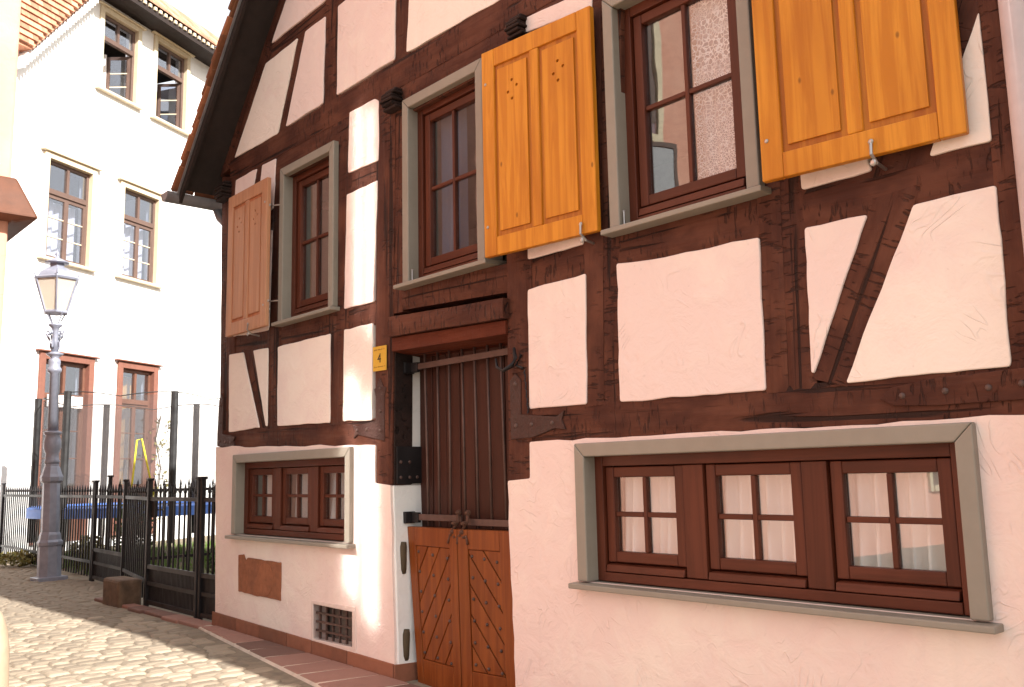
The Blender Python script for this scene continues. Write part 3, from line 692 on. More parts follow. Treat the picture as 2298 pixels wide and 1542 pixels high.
# forged hook and chain beside the grille
MB().tube([(-3.74, -.03, 1.90), (-3.725, -.035, 1.84), (-3.735, -.05, 1.80), (-3.79, -.07, 1.775), (-3.84, -.07, 1.80), (-3.855, -.065, 1.85)], [.008, .012, .014, .011, .009, .006], 8).tube([(-3.70, -.012, 1.86), (-3.725, -.03, 1.80), (-3.68, -.02, 1.78)], .009, 6).build('forged_hook', 'iron_black', house, smooth=True)
ch = MB()
for k in range(11): z = 1.77 - k * .022; ch.tube([(-3.672 + .022 * k / 10, -.015, z), (-3.67 + .022 * k / 10 + (.004 if k % 2 else -.004), -.02, z - .02)], .0045, 5)
ch.build('chain', 'iron_black', house)

# plaque, cellar vent, skirting
MB().prism(wobble(PLAQUE, .05, .004, .006), -.026, .0).build('sandstone_plaque', 'plaque_stone', house, bevel=.006)
MB().prism(circle(-6.66, .445, .125, 20), -.030, -.02).build('plaque_relief', 'plaque_stone', house, bevel=.004)
vent = empty('cellar_vent', (-5.68, 0, .06), house)
MB().prism([(-5.965, .345), (-5.385, .352), (-5.368, .045), (-5.96, .055)], -.022, .05, [VENT]).build('vent_surround', 'plaster_pale', vent, bevel=.005)
MB().box(-5.95, -5.41, .12, .14, .07, .34).build('vent_back', 'interior', vent)
for k in range(6): x = -5.90 + k * .088; MB().box(x - .007, x + .007, .012, .026, .087, .321).build('vent_bar', 'iron_brown', vent)
for z in (.145, .205, .265): MB().box(-5.938, -5.423, .002, .0115, z - .007, z + .007).build('vent_bar', 'iron_brown', vent)
xt = [-7.60, -7.145, -6.743, -6.304, -5.941, -5.47, -4.928]
for a, b in zip(xt, xt[1:]):
    zt = lambda x: .119 - .0275 * (x + 7.58)
    MB().hexa([(a + .004, -.032, -.12), (b - .004, -.032, -.12), (b - .004, -.0145, -.12), (a + .004, -.0145, -.12), (a + .004, -.030, zt(a)), (b - .004, -.030, zt(b)), (b - .004, -.0145, zt(b)), (a + .004, -.0145, zt(a))]).build('skirting_tile', 'skirting_tile', house, bevel=.003)
MB().hexa([(-4.926, -.028, -.12), (-4.908, -.028, -.12), (-4.890, .2, -.12), (-4.908, .2, -.12), (-4.926, -.028, .046), (-4.910, -.028, .046), (-4.892, .2, .04), (-4.908, .2, .04)]).build('skirting_tile', 'skirting_tile', house, bevel=.003)

# number plate
plate = tag(empty('house_number_sign', (-5.095, -.02, 1.905)), 'small yellow enamel house number plate reading 4 on the door post', 'sign')
MB().prism([(-5.175, 1.907), (-5.015, 1.905), (-5.013, 2.071), (-5.177, 2.074)], -.020, -.0145).build('plate', 'plate_yellow', plate, bevel=.003)
fc = bpy.data.curves.new('digit', 'FONT'); fc.body = '4'; fc.size = .088; fc.extrude = .0008; fc.align_x = 'CENTER'; fc.align_y = 'CENTER'
fo = bpy.data.objects.new('digit_src', fc); COL.objects.link(fo)
dg = bpy.context.evaluated_depsgraph_get(); me = bpy.data.meshes.new_from_object(fo.evaluated_get(dg)); bpy.data.objects.remove(fo)
me.materials.clear(); me.materials.append(MATS['letter_black'])
do = bpy.data.objects.new('digit', me); COL.objects.link(do); do.parent = plate; do.rotation_euler = (rad(90), 0, 0)
do.location = Vector((-5.095, -.0212, 1.988)) - Vector(ORG[plate.name]); ORG[do.name] = (-5.095, 0, 1.99)
for z, h in ((2.045, .012), (1.93, .008)):
    m = MB(); x = -5.16
    while x < -5.03:
        w = R(.003, .006); m.box(x, x + w, -.0208, -.0202, z, z + h * R(.6, 1)); x += w + R(.002, .004) + (.006 if R(0, 1) < .15 else 0)
    m.build('small_lettering', 'letter_faint', plate)

# ------------------------------------------------------------------ kerb slabs and setts
kerb_out = lambda x: -.10 - .125 * (x + 7.8) if x > -7.8 else -.10
x = -7.60
while x < -3.6:
    w = R(.27, .36); a, b = x + .014, x + w - .014; sk = .10
    za, zb = lane_z(a) + .012, lane_z(b) + .012
    MB().hexa([(a, kerb_out(a), za - .1), (b, kerb_out(b), zb - .1), (b + sk, -.036, zb - .1), (a + sk, -.036, za - .1),
               (a, kerb_out(a), za), (b, kerb_out(b), zb), (b + sk, -.036, zb + .008), (a + sk, -.036, za + .008)]).build('kerb_slab', 'kerb_stone', lane, bevel=.008)
    x += w
x = -10.3
while x < -7.66:
    w = R(.3, .55); MB().box(x + .006, x + w - .006, -.13 + R(-.02, .02), .02, -.1, .014 + R(0, .008)).build('kerb_slab', 'kerb_stone', lane, bevel=.012); x += w
MB().hexa([(-7.9, -.034, -.15), (-3.7, -.034, -.15), (-3.7, -.65, -.15), (-7.9, -.115, -.15), (-7.9, -.034, .0165), (-3.7, -.034, -.0595), (-3.7, -.605, -.0665), (-7.9, -.098, .0095)]).build('kerb_bedding', 'mortar', lane)

sett_src = []
for k in range(7):
    L, W, H = .20, .125, .07; m = MB()
    def top(u, v):
        x, y = (u - .5) * W, (v - .5) * L
        e = max(abs(u - .5), abs(v - .5)) * 2; cr = max(0, abs(u - .5) * 2 - .55) ** 2 + max(0, abs(v - .5) * 2 - .65) ** 2
        return (x * (1 - .5 * cr), y * (1 - .4 * cr), -.012 * max(0, e - .90) / .10 - .005 * cr + .0025 * noise.noise((u * 2.1 + k * 9, v * 3, k)))
    m.sheet(8, 8, top); o = m.build('sett_source', 'sett_stone', None, smooth=True, origin=(0, 0, 0)); sett_src.append(o.data); bpy.data.objects.remove(o)
def in_lane(x, y):
    if x > -7.7 and y > kerb_out(x) - .10: return False
    if x <= -7.7 and x > -10.3 and y > -.22: return False
    if x <= -10.3 and y > .42: return False
    if x < -6.5 and y < -1.95 : return False
    if (x + 12.97) ** 2 + (y - .16) ** 2 < .23 ** 2: return False
    if -10.05 < x < -9.45 and y > -.20: return False
    return True
setts = []; xx = -19.
row = 0
while xx < -3.4:
    w = R(.095, .125); y = -3.4 + R(0, .2); row += 1
    while y < .5:
        l = R(.12, .21)
        px, py = xx + w / 2, y + l / 2
        if in_lane(px, py): setts.append((px, py + 0, w, l))
        y += l + .004
    xx += w + .004
vis = lambda s: (Vector((s[0], s[1], 0)) - Vector((0, -3.4, 1.2)))
def shows(s):
    v = vis(s); zc = v.dot(_f); px = v.dot(_r) / zc * 2050; py = v.dot(_d) / zc * 2050
    return abs(px) < 1190 and abs(py) < 800
setts.sort(key=lambda s: (0 if shows(s) else 1, vis(s).length))
def place(s):
    return Matrix.Translation((s[0], s[1], lane_z(s[0]) + R(-.003, .004))) @ Matrix.Rotation(R(-.06, .06), 4, 'Z') @ Matrix.Rotation(R(-.01, .01), 4, 'X') @ Matrix.Rotation(R(-.012, .012), 4, 'Y') @ Matrix.Diagonal((s[2] / .125 * 1.02, s[3] / .20 * 1.02, 1.2, 1))
for s in setts[:290]:
    o = bpy.data.objects.new('sett', random.choice(sett_src)); COL.objects.link(o); o.parent = lane
    o.matrix_basis = Matrix.Translation(-Vector(ORG[lane.name])) @ place(s)
vv, ff = [], []
for s in setts[290:]:
    me = random.choice(sett_src); M_ = place(s); b0 = len(vv)
    vv += [M_ @ v.co - Vector(ORG[lane.name]) for v in me.vertices]; ff += [[b0 + i for i in p.vertices] for p in me.polygons]
me = bpy.data.meshes.new('far_setts'); me.from_pydata(vv, [], ff); me.materials.append(MATS['sett_stone']); me.polygons.foreach_set('use_smooth', [True] * len(ff))
o = bpy.data.objects.new('far_setts', me); COL.objects.link(o); o.parent = lane; o['kind'] = 'stuff'

# ------------------------------------------------------------------ neighbour to the right, with drainpipe
nb = tag(empty('neighbour_house', (4, 0, 0)), 'pale plastered house adjoining the half-timbered front past the drainpipe', 'house')
MB().box(-1.055, 9, .10, 8, -.3, 4.1).build('wall', 'plaster_pale', nb)
MB().prism([(-.98, 4.1), (9.1, 4.1), (9.1, 4.25), (-.98, 4.25)], -.22, 8.3).build('eaves', 'soffit_wood', nb)
r_ = MB(); r_.hexa([(-.98, -.25, 4.255), (9.1, -.25, 4.255), (9.1, 8.3, 4.255), (-.98, 8.3, 4.255), (-.98, 4, 6.4), (9.1, 4, 6.4), (9.1, 4.1, 6.4), (-.98, 4.1, 6.4)]); r_.build('roof', 'roof_tile', nb)
MB().tube([(-1.04, -.075, -.2), (-1.04, -.075, 4.2)], .05, 14).build('drainpipe', 'pink_pipe', nb, smooth=True)

# ------------------------------------------------------------------ salmon house on the other side of the lane
sal = tag(empty('salmon_house', (-9, -5, 0)), 'salmon rendered corner house with brown ledge across the lane', 'house')
MB().box(-20, -6.6, -17, -1.945, -.3, 9.2).build('wall', 'plaster_salmon', sal, bevel=.02)
MB().hexa([(-20.05, -1.944, 2.93), (-6.55, -1.944, 2.93), (-6.45, -1.80, 2.95), (-20.05, -1.80, 2.95), (-20.05, -1.944, 3.24), (-6.57, -1.944, 3.24), (-6.57, -1.915, 3.23), (-20.05, -1.915, 3.23)]).build('ledge', 'ledge_brown', sal, bevel=.012)
MB().hexa([(-6.599, -17, 2.93), (-6.45, -17, 2.95), (-6.45, -1.802, 2.95), (-6.599, -1.90, 2.93), (-6.599, -17, 3.24), (-6.57, -17, 3.23), (-6.57, -1.917, 3.23), (-6.599, -1.93, 3.24)]).build('ledge', 'ledge_brown', sal, bevel=.015)
MB().prism([(-20.4, 9.2), (-6.3, 9.2), (-6.3, 9.35), (-20.4, 9.35)], -17.3, -1.6).build('eaves', 'soffit_wood', sal)
for (y0, y1, z0, z1) in ((-12.4, -11.4, .9, 2.3), (-4.75, -4.05, 3.3, 4.9), (-4.75, -4.05, 5.15, 6.9), (-12.4, -11.4, 3.8, 5.3)):
    w = empty('window', (-6.58, y0, z0), sal)
    MB().box(-6.60, -6.56, y0 - .1, y0, z0 - .1, z1 + .1).box(-6.60, -6.56, y1, y1 + .1, z0 - .1, z1 + .1).box(-6.60, -6.562, y0, y1, z1, z1 + .1).box(-6.60, -6.54, y0, y1, z0 - .1, z0).build('frame', 'frame_cream', w)
    MB().box(-6.599, -6.59, y0, y1, z0, z1).build('pane', 'glass_far', w)
    MB().box(-6.598, -6.575, (y0 + y1) / 2 - .03, (y0 + y1) / 2 + .03, z0, z1).build('muntin', 'frame_umber', w)
# unseen casements added with mirror panes, angled to throw sunlight bands onto the front opposite
for (yh, z0, z1, th, ww) in ((-4.05, 3.3, 4.9, 39.8, .62), (-4.05, 5.15, 6.9, 39.0, .40)):
    th = rad(th); tx, ty = math.sin(th), -math.cos(th); nx, ny = math.cos(th), math.sin(th)
    S = lambda u, y, v: (-6.55 + tx * u - nx * y, yh + ty * u - ny * y, v)
    cs = empty('open_casement', (-6.55, yh, z0), sal)
    MB(S).box(0, .04, -.02, .02, z0, z1).box(ww - .04, ww, -.02, .02, z0, z1).box(.04, ww - .04, -.02, .02, z0, z0 + .05).box(.04, ww - .04, -.02, .02, z1 - .05, z1).box(ww / 2 - .03, ww / 2 + .03, -.018, .018, z0 + .05, z1 - .05).build('casement_frame', 'frame_umber', cs)
    for (a, b) in ((.04, ww / 2 - .03), (ww / 2 + .03, ww - .04)): MB(S).box(a, b, -.003, .003, z0 + .05, z1 - .05).build('pane', 'mirror_glass', cs)
gs = MB(); gs.lathe([(.16, -.25), (.155, 0), (.15, .2), (.135, .32), (.10, .42), (.05, .475), (.01, .49)], (-6.46, -1.985, 0), 18)
tag(gs.build('guard_stone', 'guard_stone', smooth=True), 'rounded salmon guard stone at the foot of the house corner', 'guard stone')

# ------------------------------------------------------------------ white house behind the garden
P0 = Vector((-18.34, 1.905, 0)); WD = Vector((-.4755, .8797, 0)); WN = Vector((.8797, .4755, 0))
WT = lambda u, y, v: tuple(P0 + WD * u - WN * y + Vector((0, 0, v)))      # u along the wall, y into it, v up
wh = tag(empty('white_house', WT(1, 0, 0)), 'tall white plastered house with umber windows and red sandstone doorways', 'house')
wopen = {'A': (.30, 1.27, 9.10, 10.76), 'B': (1.84, 2.82, 9.06, 10.84), 'C': (-.86, .20, 5.36, 7.26), 'D': (1.04, 2.06, 5.38, 7.26), 'E': (-.72, .33, .15, 3.49), 'F': (1.19, 2.10, .15, 3.52)}
MB(WT).prism(rect(-9, 4.6, -.3, 11.05), 0, .3, [rect(*v) for v in wopen.values()]).build('wall', 'plaster_bright', wh)
MB(WT).box(-9, 4.6, 3.0, 7, -.3, 11.0).box(4.3, 4.599, .301, 2.999, -.3, 11).build('rear_wall', 'plaster_bright', wh)
MB(WT).box(-9, 3.7, .31, 2.99, 4.2, 4.35).box(-9, 3.7, .31, 2.99, 8.0, 8.15).box(-9, 3.4, 2.2, 2.4, -.3, 11).build('inner_floor', 'interior', wh)
def far_window(key, mat_case, cw, sash_open=False, is_door=False):
    x0, x1, z0, z1 = wopen[key]; w = empty('french_door' if is_door else 'window', WT((x0 + x1) / 2, 0, z0), wh)
    zb = z0 - (0 if is_door else .0)
    MB(WT).box(x0 - cw, x0 + .012, -.05, .12, zb, z1 + cw).build('casing_side', mat_case, w, bevel=.01)
    MB(WT).box(x1 - .012, x1 + cw, -.05, .12, zb, z1 + cw).build('casing_side', mat_case, w, bevel=.01)
    MB(WT).box(x0 + .0125, x1 - .0125, -.048, .12, z1 - .012, z1 + cw).build('casing_head', mat_case, w, bevel=.01)
    MB(WT).box(x0 - cw - .09, x1 + cw + .09, -.10, .0, z1 + cw + .005, z1 + cw + .035).build('drip_mould', 'frame_cream' if mat_case == 'frame_cream' else mat_case, w, bevel=.01)
    if not is_door: MB(WT).box(x0 - cw - .05, x1 + cw + .05, -.10, .13, z0 - .06, z0 - .001).build('sill', mat_case, w, bevel=.012)
    H = z1 - z0; zt = z0 + H * (.80 if is_door else .68); f = .07; wood = 'door_umber' if is_door else 'frame_umber'
    MB(WT).box(x0 + .013, x0 + f, .05, .12, z0, z1 - .013).build('frame_stile', wood, w, bevel=.006)
    MB(WT).box(x1 - f, x1 - .013, .05, .12, z0, z1 - .013).build('frame_stile', wood, w, bevel=.006)
    MB(WT).box(x0 + f, x1 - f, .052, .12, z1 - .013 - f, z1 - .014).build('frame_head', wood, w, bevel=.006)
    MB(WT).box(x0 + f, x1 - f, .03, .12, zt - .05, zt + .05).build('transom', wood, w, bevel=.008)
    xm = (x0 + x1) / 2
    MB(WT).box(xm - .03, xm + .03, .045, .11, zt + .05, z1 - .014 - f).build('mullion', wood, w)
    for (a, b) in ((x0 + f, xm - .03), (xm + .03, x1 - f)): MB(WT).box(a, b, .08, .084, zt + .05, z1 - f - .014).build('pane', 'glass_far', w)
    lo = z0 + (.95 if is_door else .0)
    if is_door:
        for (a, b) in ((x0 + f, xm - .012), (xm + .012, x1 - f)): MB(WT).box(a, b, .06, .10, z0, lo).build('door_panel', wood, w, bevel=.01)
    if not sash_open:
        for (a, b) in ((x0 + f, xm), (xm, x1 - f)):
            MB(WT).box(a, a + .05, .058, .105, lo, zt - .05).box(b - .05, b, .058, .105, lo, zt - .05).build('sash_stile', wood, w)
            MB(WT).box(a + .05, b - .05, .059, .105, lo, lo + .07).box(a + .05, b - .05, .059, .105, zt - .12, zt - .05).build('sash_rail', wood, w)
            nr = 3; hh = (zt - .12 - lo - .07) / nr
            for k in range(nr):
                za = lo + .07 + k * hh
                MB(WT).box(a + .05, b - .05, .08, .084, za + .01, za + hh - .01).build('pane', 'glass_far', w)
                if k: MB(WT).box(a + .05, b - .05, .062, .10, za - .01, za + .01).build('muntin', wood if is_door else 'frame_cream', w)
    else:
        # one casement swung inwards on the far side
        S = lambda u, y, v: WT(x1 - f - .02 - .35 * u, .10 + .93 * u + y, v)
        ww = (x1 - x0) * .5
        s_ = MB(S).box(0, .06, -.02, .02, z0 + .02, zt - .06).box(ww - .06, ww, -.02, .02, z0 + .02, zt - .06).box(.06, ww - .06, -.02, .02, z0 + .02, z0 + .09).box(.06, ww - .06, -.02, .02, zt - .13, zt - .06)
        s_.build('open_casement', wood, w)
        hh = (zt - z0 - .22) / 3
        for k in (1, 2): MB(S).box(.06, ww - .06, -.015, .015, z0 + .09 + k * hh - .012, z0 + .09 + k * hh + .012).build('muntin', 'frame_cream', w)
        MB(S).box(.06, ww - .06, -.003, .003, z0 + .09, zt - .13).build('pane', 'glass_far', w)
    return x0 + f, x1 - f, lo, zt
far_window('A', 'frame_cream', .09, True); far_window('B', 'frame_cream', .09, True)
far_window('C', 'frame_cream', .10); far_window('D', 'frame_cream', .10)
far_window('E', 'sandstone_frame', .115, False, True); far_window('F', 'sandstone_frame', .115, False, True)
def far_curtain(u0, u1, z0, z1, mat, label, y=.3, folds=5):
    m = MB(WT).sheet(folds * 6, 3, lambda u, v: (u0 + (u1 - u0) * u, y + .03 * math.sin(u * folds * 6.28), z0 + (z1 - z0) * v)); tag(m.build('window_curtain', mat, smooth=True), label, 'curtain')
far_curtain(-.78, .12, 5.4, 6.55, 'curtain_white', 'white half curtain in the white house window above the left doorway, by the lamp top')
far_curtain(1.12, 1.98, 5.42, 6.6, 'curtain_white', 'white half curtain in the narrower window over the doorway with gold drape')
far_curtain(.62, 1.0, 9.15, 10.2, 'curtain_white', 'white curtain blowing in an open casement high under the eaves', .55, 3)
far_curtain(1.62, 1.86, 1.1, 3.4, 'curtain_gold', 'gold drape hanging inside the doorway of the white house', .35, 2)
far_curtain(-.62, .22, 2.62, 2.84, 'curtain_white', 'short white valance across the top of the left doorway', -.012, 4)
far_curtain(-.15, .2, 1.15, 2.4, 'curtain_white', 'pale blind hanging behind the left doorway glass', .3, 3)
# eaves and roof
rf = MB(WT).hexa([(-.2, -.5, 10.98), (3.9, -.5, 10.98), (3.9, 3.4, 10.98), (-.2, 3.4, 10.98), (-.2, -.5, 11.06), (3.9, -.5, 11.06), (3.9, 3.4, 11.06), (-.2, 3.4, 11.06)]).build('roof', 'soffit_wood', wh)
MB(WT).box(-.2, 3.9, -.56, -.505, 10.95, 11.16).build('fascia', 'soffit_wood', rf)
for k in range(26): u = -.15 + k * .155; MB(WT).box(u, u + .07, -.60, -.561, 11.06, 11.13).build('dentil', 'frame_cream', rf)
tsrc = None
for k in range(21):
    for j in range(3):
        u = -.2 + k * .2; y = -.62 + j * .14; v = 11.18 + j * .16
        MB(WT).hexa([(u, y, v - .02), (u + .19, y, v - .02), (u + .19, y + .3, v + .30), (u, y + .3, v + .30), (u, y, v + .02), (u + .19, y, v + .02), (u + .19, y + .3, v + .34), (u, y + .3, v + .34)]).build('roof_tile', 'roof_tile_pale', rf)
MB(WT).hexa([(-.2, -.2, 11.64), (3.9, -.2, 11.64), (3.9, 6.9, 11.64), (-.2, 6.9, 11.64), (.4, 3, 13.5), (3.2, 3, 13.5), (3.2, 3.2, 13.5), (.4, 3.2, 13.5)]).build('roof_slope', 'roof_tile_pale', rf)
# sweeping verge board at the gable end
MB(WT).hexa([(3.73, -.5, 10.95), (3.95, -.5, 10.95), (3.95, .2, 9.2), (3.73, .2, 9.2), (3.73, -.36, 10.98), (3.95, -.36, 10.98), (3.95, .4, 9.2), (3.73, .4, 9.2)]).build('verge_board', 'frame_umber', rf)
# cross wing roof on the left with its tiles
vg = [(-3.2, 7.6), (-1.75, 8.85), (-1.60, 9.08), (-.36, 10.66), (.2, 11.4)]
wing = MB(WT).prism([(-3.4, 8.9), (-1.62, 9.0), (.3, 11.5), (-3.4, 11.5)], -.30, -.02).build('wing_roof', 'roof_tile_pale', wh)
for j in range(20):
    v = 9.05 + j * .12; u_end = -1.66 + (v - 9.08) * .785; u = -3.0 + (j % 2) * .09
    while u < u_end:
        w_ = min(.175, u_end + .06 - u); MB(WT).hexa([(u, -.36, v), (u + w_, -.36, v), (u + w_, -.301, v - .01), (u, -.301, v - .01), (u, -.315, v + .15), (u + w_, -.315, v + .15), (u + w_, -.301, v + .15), (u, -.301, v + .15)]).build('roof_tile', 'roof_tile_pale', wing); u += .18
n_d = 26
for k in range(n_d):
    t = k / (n_d - 1); u = -1.72 + t * 1.6; v = 8.86 + t * 2.04
    MB(WT).box(u, u + .04, -.24, -.001, v - .22, v).build('dentil', 'plaster_bright', wing)

# ------------------------------------------------------------------ street lamp
LX, LY = -12.97, .16
lamp = tag(empty('street_lamp', (LX, LY, 0)), 'grey cast-iron street lamp with glass lantern by the railings', 'lamp')
c = (LX, LY, 0)
MB().box(LX - .18, LX + .18, LY - .18, LY + .18, -.05, .035).build('foot_plate', 'lamp_paint', lamp, bevel=.006)
MB().lathe([(.145, .03), (.14, .42), (.155, .43), (.158, .47), (.135, .50), (.13, .56), (.112, .60)], c, 8, rad(22.5)).build('base', 'lamp_paint', lamp, bevel=.006)
MB().lathe([(.112, .60), (.105, 1.22), (.135, 1.25), (.142, 1.30), (.125, 1.34), (.10, 1.42), (.09, 1.44), (.092, 1.47)], c, 8, rad(22.5)).build('pedestal', 'lamp_paint', lamp, bevel=.006)
MB().lathe([(.085, 1.471), (.098, 1.50), (.085, 1.53), (.08, 1.60), (.108, 1.68), (.104, 1.78), (.085, 1.84), (.108, 1.86), (.112, 1.885), (.07, 1.90)], c, 16).build('vase', 'lamp_paint', lamp, smooth=True)
MB().lathe([(.066, 1.9), (.055, 2.66), (.085, 2.68), (.09, 2.72), (.065, 2.75), (.075, 2.80), (.07, 2.84), (.05, 2.87), (.085, 2.90), (.11, 2.925), (.06, 2.94), (.045, 2.95)], c, 16).build('shaft', 'lamp_paint', lamp, smooth=True)
sc = MB()
for k in range(4):
    a = rad(45 + 90 * k); dx, dy = math.cos(a), math.sin(a)
    sc.tube([(LX + dx * r, LY + dy * r, z) for r, z in ((.03, 2.96), (.06, 3.02), (.055, 3.08), (.09, 3.14), (.12, 3.20), (.105, 3.24), (.075, 3.22), (.085, 3.18))], .016, 6)
sc.lathe([(.045, 2.95), (.035, 3.1), (.04, 3.22), (.05, 3.27), (.085, 3.30), (.09, 3.32), (.03, 3.335)], c, 12)
sc.build('scroll_bracket', 'lamp_paint', lamp, smooth=True)
rods = MB()
for k in range(4):
    a = rad(20 + 90 * k); rods.tube([(LX + .05 * math.cos(a), LY + .05 * math.sin(a), 3.32), (LX + .14 * math.cos(a), LY + .14 * math.sin(a), 3.48)], .009, 6)
rods.build('support_rod', 'lamp_paint', lamp)
a0 = rad(-15); rb, rtop, zb, zt = .145, .285, 3.48, 3.93
pt6 = lambda r, z, k, da=0: (LX + r * math.cos(a0 + da + k * math.pi / 3), LY + r * math.sin(a0 + da + k * math.pi / 3), z)
MB().lathe([(rb + .015, zb - .015), (rb + .02, zb), (rb + .01, zb + .02)], c, 6, a0).build('lantern_floor', 'lamp_paint', lamp)
for k in range(6):
    MB().tube([pt6(rb, zb, k), pt6(rtop, zt, k)], .013, 6).build('lantern_bar', 'lamp_paint', lamp)
    m = MB(); m.hexa([pt6(rb, zb + .02, k), pt6(rb, zb + .02, k + 1), pt6(rb - .006, zb + .02, k + 1), pt6(rb - .006, zb + .02, k), pt6(rtop - .01, zt - .02, k), pt6(rtop - .01, zt - .02, k + 1), pt6(rtop - .016, zt - .02, k + 1), pt6(rtop - .016, zt - .02, k)]); m.build('lantern_pane', 'lamp_glass', lamp)
    MB().tube([pt6(rtop, zt - .01, k), pt6(rtop, zt - .01, k + 1)], .014, 6).build('lantern_rim', 'lamp_paint', lamp)
    MB().tube([pt6(rtop, zt, k), pt6(rtop + .02, zt + .04, k), pt6(rtop + .035, zt + .09, k)], [.016, .012, .004], 6).build('crest', 'lamp_paint', lamp)
MB().lathe([(rtop + .02, zt), (rtop - .02, zt + .025), (.22, zt + .09), (.14, zt + .15), (.10, zt + .165), (.095, zt + .22), (.10, zt + .225)], c, 6, a0).build('lantern_roof', 'lamp_paint', lamp)
MB().lathe([(.15, zt + .222), (.155, zt + .24), (.09, zt + .27), (.03, zt + .30), (.015, zt + .33), (.03, zt + .35), (.012, zt + .38), (.004, zt + .42)], c, 12).build('chimney_cap', 'lamp_paint', lamp, smooth=True)
MB().lathe([(.035, 3.50), (.05, 3.55), (.04, 3.62), (.015, 3.65)], c, 10).build('burner', 'steel', lamp)

lamp.rotation_euler = (.018, -.016, 0)      # the old post leans a little

# ------------------------------------------------------------------ railings and gates
def railing(name, label, cat, a, b, h=1.06, n=None, dense=False, group=None, posts=(True, True)):
    a = Vector((a[0], a[1], 0)); b = Vector((b[0], b[1], 0)); d = (b - a); L = d.length; u = d / L; w = Vector((-u.y, u.x, 0))
    e = tag(empty(name, tuple(a)), label, cat, group)
    T = lambda s, y, v: tuple(a + u * s + w * y + Vector((0, 0, v)))
    for z in (h - .02, .22): MB(T).box(.03, L - .03, -.008, .008, z - .018, z + .018).build('rail', 'iron_black', e)
    for k, s in enumerate((0, L)):
        if posts[k]:
            MB(T).box(s - .02, s + .02, -.02, .02, -.05, h + .16).build('post', 'iron_black', e, bevel=.004)
            MB(T).box(s - .03, s + .03, -.03, .03, h + .16, h + .185).build('post_cap', 'iron_black', e, bevel=.004)
    n = n or int(L / .115); ang_ = math.atan2(u.y, u.x)
    def bar_mesh(z0, z1, tip):
        m = MB(); m.box(-.008, .008, -.008, .008, z0, z1)
        if tip: m.lathe([(.008, z1), (.018, z1 + .02), (.012, z1 + .045), (.002, z1 + .10)], (0, 0, 0), 6)
        return m
    src = None
    for k in range(1, n):
        s = L * k / n; p = T(s, -.017 if True else 0, 0)
        if src is None:
            src = bar_mesh(.03, h + .03, True).build('picket', 'iron_black', e, origin=(0, 0, 0)); src.location = Vector(p) - a; src.rotation_euler[2] = ang_; ORG[src.name] = p
        else: share('picket', src, e, p, ang_)
    if dense:
        MB(T).box(.03, L - .03, -.012, .012, .36, .40).build('rail', 'iron_black', e)
        MB(T).box(.03, L - .03, -.012, .012, .02, .06).build('rail', 'iron_black', e)
        src2 = None
        for k in range(1, 4 * n):
            if k % 4 == 0: continue
            p = T(L * k / (4 * n), -.017, 0)
            if src2 is None:
                src2 = bar_mesh(.05, .37, False).build('short_bar', 'iron_black', e, origin=(0, 0, 0)); src2.location = Vector(p) - a; src2.rotation_euler[2] = ang_; ORG[src2.name] = p
            else: share('short_bar', src2, e, p, ang_)
    return e, T, L
FG = 'black iron railings along the garden'
g1, T1, L1 = railing('garden_gate', 'black iron gate beside the half-timbered corner, in front of the kerb', 'gate', (-8.10, .05), (-9.36, .07), dense=True)
MB(T1).box(L1 - .10, L1 - .02, -.05, -.012, .86, 1.02).tube([(L1 - .06, -.05, .93), (L1 - .06, -.10, .93), (L1 - .14, -.10, .93)], .009, 6).build('lock_box', 'iron_black', g1)
railing('garden_railing', 'short black railing between the gate and the corner of the timbered house', 'railing', (-7.66, .07), (-8.05, .06), n=4, dense=True, group=FG)
railing('garden_railing', 'black railing panel standing behind the sandstone block', 'railing', (-9.42, .10), (-11.0, .40), group=FG)
g2, T2, L2 = railing('garden_gate', 'black iron gate between the sandstone block and the street lamp', 'gate', (-11.06, .42), (-12.35, .50), dense=True)
MB(T2).box(.02, .10, -.05, -.012, .80, .96).build('lock_box', 'iron_black', g2)
railing('garden_railing', 'black railing running behind the street lamp', 'railing', (-12.41, .50), (-14.5, .53), group=FG)
railing('garden_railing', 'black railing past the street lamp, with low plants at its foot', 'railing', (-14.56, .53), (-17.2, .55), group=FG)
railing('garden_railing', 'black railing inside the garden, running back towards the trampoline', 'railing', (-12.2, .62), (-12.35, 2.6), h=1.12, group=FG)
railing('garden_railing', 'black railing inside the garden behind the corner gate', 'railing', (-12.40, 2.66), (-9.0, 3.3), h=1.12, group=FG)
blk = MB().box(-9.98, -9.50, -.15, .085, -.1, .25); bo = blk.build('stone_block', 'block_stone', bevel=.03)
tag(bo, 'weathered sandstone block at the foot of the railings', 'stone')

